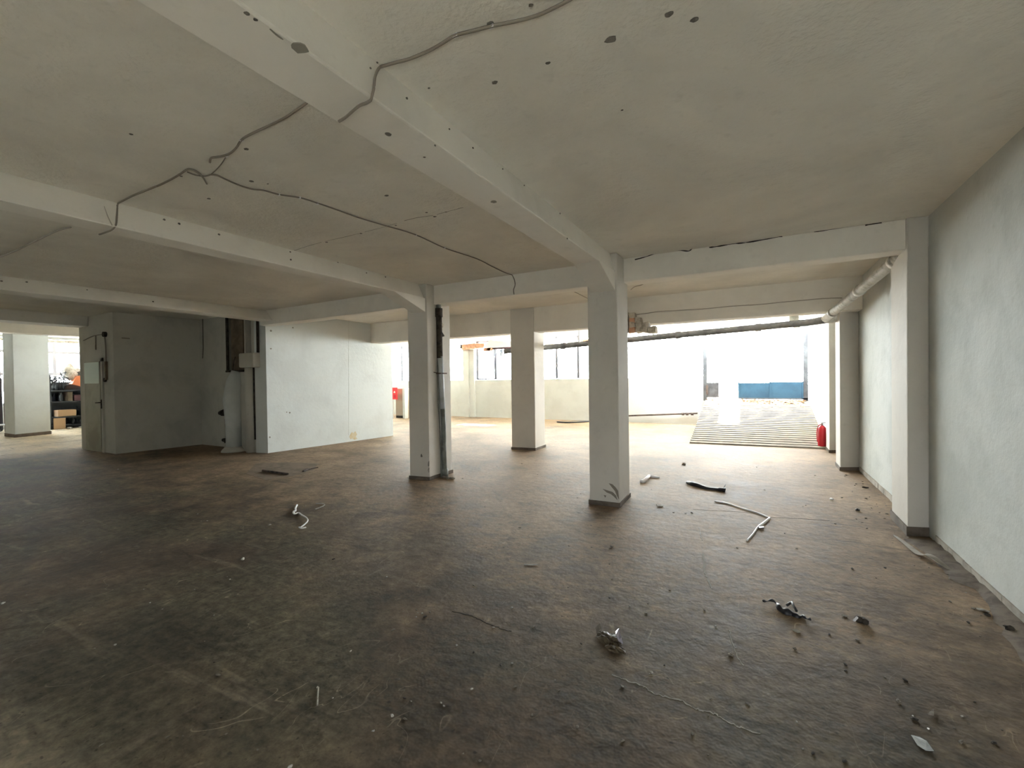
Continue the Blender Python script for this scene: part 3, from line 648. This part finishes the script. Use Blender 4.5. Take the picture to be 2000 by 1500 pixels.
tube(bm, lay([(1537, 1191), (1546, 1189), (1550, 1196), (1556, 1203)], lambda f: .03+.015*math.sin(3*f)), .009, 6)
thing('black_rag', bm, 'black', 'twisted black rag on the floor in the right foreground', 'rag', True)
# brown wrapper with foil
w0 = gz(1192, 1256); e = empty('crumpled_wrapper', w0); tag(e, 'crumpled brown wrapper with shiny silver foil showing', 'wrapper')
def crumple(cu, cv, ru, rv, seed, hgt, nx=9, ny=6):
    rnd = random.Random(seed); bm = BM(); g_ = []
    for j in range(ny):
        row = []
        for i in range(nx):
            a = (i/(nx-1)-.5)*2; b = (j/(ny-1)-.5)*2; k = 1-.25*abs(b)
            p = gz(cu+a*ru*k+b*ru*.25+rnd.uniform(-1.5, 1.5), cv+b*rv+a*rv*.3+rnd.uniform(-1, 1)); p.z = .004+hgt*(1-a*a*.7)*(1-b*b*.7)*rnd.uniform(.15, 1); row.append(bm.verts.new(p))
        g_.append(row)
    for j in range(ny-1):
        for i in range(nx-1): bm.faces.new((g_[j][i], g_[j][i+1], g_[j+1][i+1], g_[j+1][i]))
    r_ = bmesh.ops.solidify(bm, geom=bm.faces[:], thickness=.002)
    for v in bm.verts: v.co.z = max(v.co.z, .001)
    return bm
local(e, link('wrapper_body', crumple(1190, 1250, 25, 13, 5, .035, 12, 8), M['brownwrap'], e)); local(e, link('wrapper_flap', crumple(1202, 1270, 20, 8, 6, .02), M['brownwrap'], e))
P = [gz(u, v) for u, v in [(1202, 1250), (1209, 1247), (1214, 1262), (1217, 1268), (1208, 1264), (1203, 1258)]]
for p, z in zip(P, (.05, .06, .055, .03, .035, .055)): p.z = z
bm = BM(); extr(bm, P, (0, 0, .003)); local(e, link('foil', bm, M['silver'], e))
P = [gz(u, v) for u, v in [(1163, 1236), (1171, 1234), (1175, 1241), (1166, 1244)]]
for p, z in zip(P, (.03, .05, .045, .02)): p.z = z
bm = BM(); extr(bm, P, (0, 0, .003)); local(e, link('cork_flap', bm, M['stone'], e))
# white twisted strip
P = lay([(580, 988), (577, 995), (577, 1001), (573, 1003), (576, 1006), (583, 1003), (590, 1008), (599, 1015), (601, 1021), (596, 1026), (588, 1031), (584, 1032), (590, 1035), (598, 1034)], lambda f: .01+.012*math.sin(8*f)**2)
bm = BM(); n = len(P); tube(bm, P, [.012 if i < n*.3 else .008 for i in range(n)], 6); thing('white_twisted_strip', bm, 'white', 'twisted white plastic strip on the dark floor left of the drain-pipe column', 'strip', True)
P = lay([(1396, 980), (1420, 984), (1450, 994), (1480, 1003), (1503, 1013)]); bm = BM(); tube(bm, P, .010, 6)
P = lay([(1503, 1013), (1490, 1024), (1480, 1031), (1470, 1045), (1459, 1057)]); tube(bm, P, [.014]*8+[.010]*(len(P)-8), 6)
thing('bent_white_trim', bm, 'white', 'long white plastic trim bent at a sharp angle on the floor', 'trim', True)
bm = BM(); extr(bm, [gz(1481, 1030, .008), gz(1491, 1029, .008), gz(1492, 1032, .008), gz(1483, 1033, .008)], (0, 0, .01)); thing('black_chip', bm, 'black', 'small black chip beside the bent white trim', 'chip')
P = lay([(1253, 943), (1260, 941), (1266, 937), (1268, 932), (1276, 933), (1288, 934)], lambda f: .012+.03*math.exp(-((f-.35)/.2)**2))
bm = BM(); n = len(P); tube(bm, P, [.028*(1-.75*i/n)+.006 for i in range(n)], 7); thing('white_wrapper', bm, 'white', 'small crumpled white wrapper right of the middle column', 'wrapper', True)
bm = BM(); extr(bm, [gz(u, v, .002) for u, v in [(1282, 986), (1293, 987), (1295, 990), (1284, 990)]], (0, 0, .012)); thing('white_flake', bm, 'stonew', 'flat white flake of plaster near the middle column', 'flake')
bm = BM(); tube(bm, lay([(513, 921), (535, 924), (562, 928)], lambda f: .02), .018, 6); thing('wooden_stick', bm, 'rust', 'short dark stick lying by the stained patch on the left', 'stick')
bm = BM(); tube(bm, lay([(592, 922), (602, 918), (621, 914)], lambda f: .012), [.02]*5+[.008]*4, 6); thing('dark_twig', bm, 'rust', 'dark twig lying beside the stained patch', 'twig')
bm = BM(); tube(bm, lay([(622, 1345), (621, 1358), (620, 1379)]), .0035, 6); thing('white_match', bm, 'stonew', 'thin pale splinter of wood in the left foreground', 'splinter')
bm = BM(); tube(bm, lay([(617, 985), (631, 985), (633, 989), (616, 996)], lambda f: .01), .006, 6); thing('bent_wire', bm, 'stonew', 'thin bent pale wire right of the twisted white strip', 'wire')
# glass shard
P = [gz(u, v, .004) for u, v in [(1779, 1436), (1797, 1440), (1810, 1452), (1824, 1467), (1808, 1466), (1792, 1456)]]; P[2].z = .014
bm = BM(); extr(bm, P, (0, 0, .002)); thing('plastic_scrap', bm, 'pipelight', 'torn pale scrap of clear film in the lower right corner', 'scrap')
P = [gz(u, v, .004) for u, v in [(1812, 1396), (1824, 1386), (1824, 1398)]]; bm = BM(); extr(bm, P, (0, 0, .006)); thing('pale_shard', bm, 'stone', 'small triangular pale shard above the clear scrap', 'shard')
bm = BM(); P = lay([(1672, 1211), (1678, 1215), (1686, 1216), (1692, 1221)], lambda f: .015); tube(bm, P, [.012, .016, .018]+[.02]*(len(P)-4)+[.01], 7); thing('black_crust', bm, 'castiron', 'dark crusty lump with a white chip beside it, right foreground', 'lump', True)
bm = BM(); tube(bm, [gz(1668, 1212, .02), gz(1674, 1206, .03)], .008, 6); thing('white_butt', bm, 'white', 'small white stub lying against the dark crusty lump', 'stub')

# individually placed crumbs: (u, v, radius, material, elongation)
one = [(1650, 1204, .012, 'stonew', 'pale pebble left of the dark crusty lump'), (1427, 1280, .018, 'stone', 'brown clod on the curved floor crack'), (1552, 1268, .014, 'stone', 'pale clod in the right foreground below the black rag'),
       (1555, 1234, .016, 'scuff', 'dark clod just below the black rag'), (1624, 976, .03, 'white', 'crumpled white scrap on the pale floor near the right wall'), (1675, 997, .03, 'black', 'black and white scrap near the foot of the right wall column'),
       (1690, 953, .028, 'castiron', 'dark lump by the skirting beyond the wall column'), (1783, 1399, .006, 'white', 'tiny bright white crumb in the lower right'), (1813, 1424, .007, 'white', 'bright white crumb just above the clear scrap'),
       (1920, 1194, .022, 'stonew', 'white plaster crumb by the right wall'), (1929, 1203, .022, 'castiron', 'dark lump beside the white crumb at the right wall'), (1972, 1230, .035, 'castiron', 'dark lump at the right edge under the skirting'),
       (1272, 1314, .010, 'stonew', 'pale crumb near the start of the long floor crack'), (1445, 1165, .004, 'stone', 'small crumb near the black rag tail'), (1195, 1069, .022, 'stone', 'dark pebble in front of the middle column'),
       (6, 1179, .014, 'stonew', 'white crumb at the left edge of the floor'), (225, 1260, .010, 'stonew', 'bright crumb on the dark floor at lower left'), (503, 1465, .007, 'stone', 'brown crumb at the bottom edge, left'),
       (474, 1093, .020, 'stonew', 'flat pale chip on the dark floor below the twisted strip'), (527, 1026, .018, 'stonew', 'pale chip left of the twisted strip'), (449, 1132, .008, 'stonew', 'tiny white chip left on the dark floor'),
       (620, 1343, .006, 'stonew', 'crumb at the tip of the pale splinter'), (650, 1364, .006, 'stonew', 'pale crumb right of the splinter'), (1000, 1188, .012, 'stonew', 'pale oblong chip in the middle of the floor'),
       (685, 1272, .007, 'stonew', 'pale crumb in the left middle of the floor'), (1230, 1185, .010, 'stonew', 'small pale crumb above the crumpled wrapper'), (1336, 908, .05, 'stone', 'brown scrap on the pale floor near the ramp')]
for k, (u, v, r, m_, lab) in enumerate(one):
    bm = BM(); rock(bm, gz(u, v), r*.72, .6, 300+k, sub=2, el=1.0+.8*(k % 3 == 0), ang=k); thing('crumb', bm, m_, lab, 'crumb')
bm = BM(); ribbon(bm, [gz(1024, 1103, .003), gz(1050, 1103, .003)], .01, .004); thing('pale_splinter', bm, 'stonew', 'short straight pale splinter left of the middle foreground', 'splinter')
# look-alike crumbs
rnd = random.Random(11)
protos = []
for k in range(6):
    bm = BM(); rock(bm, (0, 0, 0), 1.0, .55, 500+k, sub=1, el=1+.25*k); me = bpy.data.meshes.new('crumb'); bm.to_mesh(me); bm.free(); me.materials.append(M['stone' if k % 3 else 'stonew'] if k != 4 else M['castiron']); protos.append(me)
spots = [(810+rnd.uniform(0, 32), 1183+rnd.uniform(0, 28)) for _ in range(9)]
while len(spots) < 150:
    u = rnd.uniform(30, 1960); v = 900+600*rnd.random()**1.1
    p = gz(u, v)
    if p.x > 1.38 or p.y > 11 or (u < 1770 and p.x < -9.4 and p.y > 4.6): continue
    if u < 900 and rnd.random() < .5: continue
    spots.append((u, v))
for k in range(45):
    y = rnd.uniform(2.2, 8.8); x = 1.42-abs(rnd.gauss(0, .16))-.03
    spots.append((x, y, 0))
for k, s in enumerate(spots):
    p = gz(*s) if len(s) == 2 else Vector(s)
    inside = any(min(a[0] for a in q)-.06 < p.x < max(a[0] for a in q)+.06 and min(a[1] for a in q)-.06 < p.y < max(a[1] for a in q)+.06 for q in (A_, B_, C_))
    if inside: continue
    o = bpy.data.objects.new('crumb', protos[k % 6]); COL.objects.link(o); p.z = 0; o.location = p; r_ = rnd.uniform(.0022, .006)*(1+.18*p.y); o.scale = (r_, r_, r_); o.rotation_euler.z = rnd.uniform(0, 6)
    tag(o, 'small loose crumb of plaster or grit on the dirty floor', 'crumb', 'loose crumbs on the floor')

# ---------------------------------------------------------------- extinguishers, cabinet
e = empty('fire_extinguisher', (1.20, 11.8, .036)); tag(e, 'red fire extinguisher standing at the foot of the ramp by the slim wall column', 'extinguisher')
X0 = (1.20, 11.80, .036)
bm = BM(); lathe(bm, X0, [(.075, 0), (.08, .01), (.08, .36), (.07, .41), (.035, .45), (.022, .46)], 20); link('cylinder_body', bm, M['red'], e, True).matrix_parent_inverse = Matrix.Translation(-e.location)
bm = BM(); lathe(bm, (X0[0], X0[1], X0[2]+.46), [(.02, 0), (.02, .04), (.012, .05)], 10); local(e, link('valve', bm, M['metal'], e, True))
bm = BM(); obox(bm, (X0[0]+.04, X0[1], X0[2]+.52), (.06, 0, .012), (0, .01, 0), (0, 0, .006)); obox(bm, (X0[0]+.035, X0[1], X0[2]+.485), (.045, 0, -.004), (0, .008, 0), (0, 0, .004)); local(e, link('handle', bm, M['black'], e))
bm = BM(); tube(bm, smoothpath([(X0[0]-.015, X0[1], X0[2]+.48), (X0[0]-.07, X0[1]-.01, X0[2]+.44), (X0[0]-.095, X0[1]-.02, X0[2]+.3), (X0[0]-.088, X0[1]-.03, X0[2]+.1)]), .010, 8); local(e, link('hose', bm, M['red'], e, True))
# cabinet in the far corner
e = empty('metal_cabinet', (-13.25, 14.75, 0)); tag(e, 'beige metal cabinet against the far corner behind the partition', 'cabinet')
bm = BM(); box(bm, -13.56, -12.9, 14.5, 15.0, 0, 1.24); local(e, link('cabinet_body', bm, M['cab'], e))
bm = BM(); box(bm, -13.53, -13.08, 14.47, 14.5, .12, 1.2); local(e, link('door', bm, M['cab'], e))
bm = BM(); box(bm, -13.54, -12.92, 14.485, 14.5, 0, .09); local(e, link('kick_plate', bm, M['dark'], e))
bm = BM(); box(bm, -13.14, -13.11, 14.44, 14.47, .6, .75); local(e, link('handle', bm, M['metal'], e))
bm = BM(); box(bm, -13.0, -12.88, 14.3, 14.49, 0, 1.27); tag(link('trim_2', bm, M['wall']), kind='structure')
Ps = gy(768, 757, 14.3); Qs = gy(776, 780, 14.3)
e = empty('fire_sign', (Ps.x, 14.3, Qs.z)); tag(e, 'small red fire sign with a white flame, on a pole beside the beige cabinet', 'sign')
bm = BM(); box(bm, Ps.x-.06, Qs.x+.02, 14.28, 14.30, Qs.z, Ps.z); local(e, link('sign_plate', bm, M['redsign'], e))
cxs = (Ps.x-.06+Qs.x+.02)/2
bm = BM(); box(bm, cxs-.045, cxs+.045, 14.265, 14.28, Qs.z+.06, Qs.z+.20); local(e, link('cylinder_symbol', bm, M['red'], e))
bm = BM(); extr(bm, [(cxs-.05, 14.27, Qs.z+.27), (cxs+.05, 14.27, Qs.z+.27), (cxs+.03, 14.27, Qs.z+.33), (cxs, 14.27, Qs.z+.36), (cxs-.035, 14.27, Qs.z+.32)], (0, .01, 0)); local(e, link('flame_symbol', bm, M['white'], e))
bm = BM(); box(bm, Ps.x-.05, Ps.x-.02, 14.30, 14.33, 0, Ps.z); local(e, link('pole', bm, M['white'], e))

# ---------------------------------------------------------------- partition details, core details
P = [gx(u, v, -9.33) for u, v in [(684, 848), (692, 845), (699, 851), (700, 861), (688, 864), (682, 858)]]
def part_x(u, v): # point on partition face
    a = Vector((-9.68, 6.255, 0)); b = Vector((-9.26, 9.77, 0)); n = Vector((b.y-a.y, -(b.x-a.x), 0)).normalized(); d = ray(u, v); t = (a-EYE).dot(n)/d.dot(n); return EYE+d*t, n
Pt = [part_x(u, v)[0] for u, v in [(684, 849), (687, 844), (691, 846), (694, 842), (697, 848), (695, 853), (698, 857), (692, 859), (688, 856), (685, 858), (682, 853)]]; nP = part_x(690, 850)[1]
bm = BM(); extr(bm, [p+nP*.002 for p in Pt], -nP*.01); link('stain', bm, M['ochre'], ewall)
for (u, v, r) in [(529, 646, .025), (529, 681, .02), (527, 854, .02), (566, 806, .02), (572, 640, .02), (560, 805, .015)]:
    p, n_ = part_x(u, v); blotch('wall_chip', p, n_, r, 'scuff', ewall, int(u+v), 1.0)
pa_, _ = part_x(681, 620); pb_, n_ = part_x(681, 850)
bm = BM(); ribbon(bm, [pa_+n_*.0, pb_+n_*.0], .012, .002, tuple(n_)); link('joint_line', bm, M['wallr'], ewall)
# ducts in the core niches
e = empty('riser_duct', (-10.8, 6.3, 0)); tag(e, 'stained brown riser duct in the dark niche of the core wall', 'duct')
bm = BM(); box(bm, -11.02, -10.55, 6.26, 6.48, 1.87, 3.2); local(e, link('duct_body', bm, M['ductbrown'], e))
bm = BM(); box(bm, -11.12, -10.42, 6.17, 6.21, 1.84, 1.885); local(e, link('ledge', bm, M['castiron'], e))
bm = BM(); tube(bm, [(-10.88, 6.2, 1.88), (-10.86, 6.22, 2.1), (-10.83, 6.24, 2.2)], .012, 6); local(e, link('stub_pipe', bm, M['rust'], e))
bm = BM(); box(bm, -11.13, -11.05, 6.195, 6.22, 1.86, 3.3); local(e, link('side_angle', bm, M['castiron'], e))
e = empty('riser_pipe', (-10.2, 6.25, 0)); tag(e, 'boxed grey riser pipe with a square plastered collar at the partition corner', 'pipe')
bm = BM(); tube(bm, [(-10.15, 6.36, 2.1), (-10.15, 6.36, 3.3)], .13, 14); local(e, link('pipe_upper', bm, M['core'], e, True))
bm = BM(); box(bm, -10.40, -9.84, 6.06, 6.3, 1.93, 2.26); bevel(local(e, link('collar_box', bm, M['core'], e)), .03, 3)
bm = BM(); tube(bm, [(-10.18, 6.2, 0), (-10.18, 6.2, 1.95)], .12, 16); local(e, link('pipe_lower', bm, M['core'], e, True))
bm = BM(); box(bm, -10.03, -10.0, 6.16, 6.21, .3, 1.95); local(e, link('shadow_gap', bm, M['castiron'], e))
bm = BM(); box(bm, -9.86, -9.83, 6.15, 6.2, 2.26, 3.1); local(e, link('seam', bm, M['castiron'], e))
e = empty('encased_pipe', (-10.7, 6.15, 0)); tag(e, 'fat whitewashed vertical pipe casing below the brown duct', 'pipe')
bm = BM(); tube(bm, [(-10.72, 6.11, 0.03), (-10.72, 6.11, .6), (-10.75, 6.10, 1.2), (-10.72, 6.14, 1.6), (-10.70, 6.2, 1.85)], [.17, .17, .19, .17, .12], 18); local(e, link('casing', bm, M['wallr'], e, True))
bm = BM(); lathe(bm, (-10.72, 6.11, 0), [(.27, 0), (.25, .05), (.19, .1), (.17, .12)], 16); local(e, link('mortar_foot', bm, M['core'], e, True))
e = empty('valve_set', (-11.3, 6.1, .8)); tag(e, 'pair of rusty black valves joined by a thin tube on the core wall', 'valve')
for (u, v, s) in ((434, 807, 1.0), (439, 860, .8)):
    p = gy(u, v, 6.1); bm = BM(); tube(bm, [p+Vector((-.12*s, .02, 0)), p+Vector((.0, .0, 0))], .05*s, 10); rock(bm, p+Vector((.07, 0, -.06)), .085*s, 1, int(v), sub=2); tube(bm, [p+Vector((.05, .05, 0)), p+Vector((.05, .14, 0))], .03, 8)
    local(e, link('valve_body', bm, M['castiron'], e, True))
p = gy(439, 818, 6.12); q = gy(441, 855, 6.12); bm = BM(); tube(bm, smoothpath([p, (p+q)/2+Vector((.02, 0, 0)), q]), .010, 6); local(e, link('thin_tube', bm, M['castiron'], e))
# crack in dark corner
bm = BM(); ribbon(bm, [gy(396, 622, 6.415), gy(397, 680, 6.415), gy(396, 700, 6.415)], .03, .003, (0, -1, 0)); link('crack', bm, M['castiron'], core)
# door in the core wall
YD = 4.70
a = gy(173, 878, YD); b = gy(203, 883, YD)
d1 = empty('door_1', ((a.x+b.x)/2, YD, 0)); tag(d1, kind='structure')
bm = BM(); box(bm, a.x, b.x, YD-.045, YD, .01, 2.14); local(d1, link('door_leaf', bm, M['door'], d1))
bm = BM(); box(bm, a.x+.02, b.x-.03, YD-.052, YD-.044, 1.62, 2.12); local(d1, link('upper_reflection', bm, M['mint'], d1))  # bright reflection on the door, built as a mint-coloured panel
for q in ((a.x-.07, a.x, 0, 2.2), (b.x, b.x+.09, 0, 2.2), (a.x-.07, b.x+.09, 2.14, 2.22)):
    bm = BM(); box(bm, q[0], q[1], YD-.03, YD+.01, q[2], q[3]); local(d1, link('door_frame', bm, M['core'], d1))
hp = gy(198, 788, YD-.05); e2 = BM(); box(e2, hp.x-.02, hp.x+.02, YD-.06, YD-.045, hp.z-.12, hp.z+.09); hd = local(d1, link('lock_plate', e2, M['castiron'], d1))
bm = BM(); tube(bm, [hp+Vector((0, -.01, .02)), hp+Vector((0, -.05, .02)), hp+Vector((-.16, -.05, .015))], .012, 8); local(d1, link('handle', bm, M['castiron'], d1))
e = empty('door_conduit', (-13.2, YD-.03, 1.7)); tag(e, 'rusty conduit with a junction box beside the old door', 'conduit')
jb = gy(204, 653, YD-.03); bm = BM(); tube(bm, [jb+Vector((0, .03, 0)), jb+Vector((0, -.03, 0))], .06, 12); local(e, link('junction_box', bm, M['castiron'], e))
q1 = gy(206, 676, YD-.02); q2 = gy(207, 706, YD-.02); q3 = gy(205, 742, YD-.02)
bm = BM(); tube(bm, smoothpath([jb, q1, q2]), .012, 6); local(e, link('cord', bm, M['cable'], e))
bm = BM(); box(bm, q2.x-.03, q2.x+.03, YD-.04, YD, q3.z, q2.z); local(e, link('conduit_cover', bm, M['ductbrown'], e))
bm = BM(); tube(bm, [q3+Vector((0, .02, 0)), q3+Vector((0, -.02, 0))], .05, 10); local(e, link('lower_box', bm, M['castiron'], e))
bm = BM(); tube(bm, smoothpath([gy(163, 665, YD-.015), gy(183, 656, YD-.015), jb]), .010, 6); local(e, link('cord', bm, M['cable'], e))
bm = BM(); tube(bm, [gy(187, 656, YD-.015), gy(187, 683, YD-.015)], .012, 6); local(e, link('hanging_cord', bm, M['cable'], e))
p, q = gx(224, 659, -12.86), gx(252, 661, -12.8)
bm = BM(); ribbon(bm, [Vector((-12.885, 4.85, 2.66)), Vector((-12.868, 5.0, 2.655))], .03, .004, (1, 0, 0)); link('scuff', bm, M['scuff'], core)

# ---------------------------------------------------------------- bright room on the left: window wall and stored junk
e = empty('window_6', (-24.0, 6.5, .9)); tag(e, kind='structure')
ys = [4.4, 5.45, 6.0, 6.93, 7.72, 8.6]
for y in ys:
    bm = BM(); box(bm, -24.14, -24.06, y-.05, y+.05, .9, 3.36); local(e, link('mullion', bm, M['frameL'], e))
for z in (.92, 2.02, 2.86, 3.3):
    bm = BM(); box(bm, -24.13, -24.07, 4.4, 8.6, z-.05, z+.05); local(e, link('rail', bm, M['frameL'], e))
for ya, yb in zip(ys, ys[1:]):
    for za, zb in ((.92, 2.02), (2.02, 2.86), (2.86, 3.3)):
        bm = BM(); box(bm, -24.103, -24.097, ya+.05, yb-.05, za+.05, zb-.05); local(e, link('pane', bm, M['glass'], e))
# tile ends along the head of that window
e = empty('mortar_row', (-23.7, 6, 3.2)); tag(e, 'row of rounded pale mortar lumps above the window in the bright left room', 'rubble')
y = 4.5; k = 0
while y < 8.6:
    wd = random.uniform(.28, .5); bm = BM(); rock(bm, (-23.85, y+wd/2, 3.22), wd*.5, .32, 600+k, sub=2, el=.5); local(e, link('lump', bm, M['mortar'], e)); y += wd*.92; k += 1
# junk: shelving rack with crates
def junk(name, label, cat, m, *a, group=None, par=None, bev=.01):
    bm = BM(); box(bm, *a); o = link(name, bm, M[m]); bevel(o, bev); return tag(o, label, cat, group)
r_ = empty('storage_rack', (-22.4, 6.9, 0)); tag(r_, 'dark steel rack full of junk seen past the white column at the left', 'rack')
for (x, y) in ((-22.2, 6.25), (-22.2, 7.9), (-22.75, 6.25), (-22.75, 7.9)):
    bm = BM(); box(bm, x-.025, x+.025, y-.025, y+.025, 0, 1.95); local(r_, link('upright', bm, M['clutter'], r_))
for z in (.12, .42, .98, 1.38):
    bm = BM(); box(bm, -22.8, -22.15, 6.2, 7.95, z-.02, z+.02); local(r_, link('shelf', bm, M['clutter'], r_))
bm = BM(); box(bm, -22.85, -22.82, 6.2, 7.95, 0, 1.7); local(r_, link('back_panel', bm, M['clutter'], r_))
junk('cardboard_box', 'brown open cardboard box low on the junk rack', 'box', 'cardboard', -22.6, -22.2, 6.45, 6.95, .445, .68)
junk('plywood_sheet', 'brown plywood sheet standing under the junk rack', 'sheet', 'cardboard', -22.14, -22.10, 6.30, 6.62, .005, .40)
bm = BM(); extr(bm, [(-22.2, 6.85, 1.62), (-22.2, 7.4, 1.42), (-22.2, 7.5, 1.95), (-22.2, 7.0, 1.92)], (-.3, 0, 0)); tag(link('orange_tub', bm, M['orange']), 'tilted orange plastic tub on top of the junk rack', 'tub')
junk('wooden_crate', 'upright brown crate on the upper shelf of the junk rack', 'crate', 'ductbrown', -22.6, -22.2, 6.72, 6.86, 1.002, 1.34)
junk('maroon_case', 'maroon case on the upper shelf under the orange tub', 'case', 'maroon', -22.6, -22.2, 6.90, 7.25, 1.002, 1.22)
rj = random.Random(5); placed = []
for k in range(150):
    y = rj.uniform(6.25, 7.3); z0, lim = rj.choice([(.142, .26), (.442, .5), (.442, .5), (1.402, .35), (1.002, .33)]); hh = lim*rj.uniform(.5, 1); rr = rj.uniform(.03, .05); x = rj.choice([-22.28, -22.42, -22.56, -22.68])
    if any(abs(y-q[1]) < .10 and abs(x-q[0]) < .10 and abs(z0-q[2]) < .1 for q in placed) or (z0 < .5 and z0 > .3 and y < 7.0): continue
    if (z0 > .9 and z0 < 1.1 and y > 6.65) or (z0 > 1.3 and y > 6.72): continue
    placed.append((x, y, z0)); bm = BM(); lathe(bm, (x, y, z0), [(rr, 0), (rr, hh*.6), (rr*.35, hh*.8), (rr*.35, hh)], 8); tag(link('bottle', bm, M['clutter'], smooth=True), 'dark bottle among the junk on the steel rack', 'bottle', 'dark bottles on the junk rack')
bm = BM()
for k in range(60):
    y = rj.uniform(6.3, 7.4); z = 1.62+rj.uniform(0, .55)*(1-abs(y-7.0)); a = rj.uniform(0, 3.1)
    p = Vector((-22.5, y, z)); d = Vector((rj.uniform(-.1, .1), math.cos(a)*.16, math.sin(a)*.16)); tube(bm, [p-d, p+Vector((.03, 0, .03)), p+d], .012, 5)
tag(link('wire_tangle', bm, M['clutter']), 'dark tangle of wire and twigs heaped on the junk rack', 'wire', kind='stuff')
bm = BM(); rock(bm, (-22.6, 6.95, 1.75), .26, 1.3, 77, sub=2, el=1.0); tag(link('dusty_sack', bm, M['mortar'], smooth=True), 'dusty pale sack on top of the junk rack', 'sack')
for k, y in enumerate((6.72, 7.02)):
    bm = BM(); rock(bm, (-22.05, y, 0), .07, .5, 90+k, sub=2, el=.8); tag(link('plaster_lump', bm, M['stonew']), ('white plaster lump on the floor under the junk rack, nearer the column', 'white plaster lump on the floor under the junk rack, nearer the door')[k], 'lump')
# left edge: maroon post and light stand
junk('maroon_locker', 'tall narrow maroon locker at the left edge of the bright room', 'locker', 'maroon', -22.9, -22.5, 5.28, 5.46, 0, 2.2)
e = empty('garden_bench', (-22.4, 5.1, 0)); tag(e, 'low white-topped bench at the left edge beside the maroon locker', 'bench')
bm = BM(); box(bm, -22.5, -22.1, 4.6, 5.44, .26, .30); local(e, link('seat', bm, M['frameL'], e))
for y in (4.68, 5.38):
    bm = BM(); box(bm, -22.34, -22.28, y-.03, y+.03, 0, .26); local(e, link('leg', bm, M['frameL'], e))
junk('green_heap', 'dark green cloth heap hung at the left edge behind the bench', 'cloth', 'clutter', -23.4, -23.0, 4.5, 5.3, 0, 1.9, bev=.08)
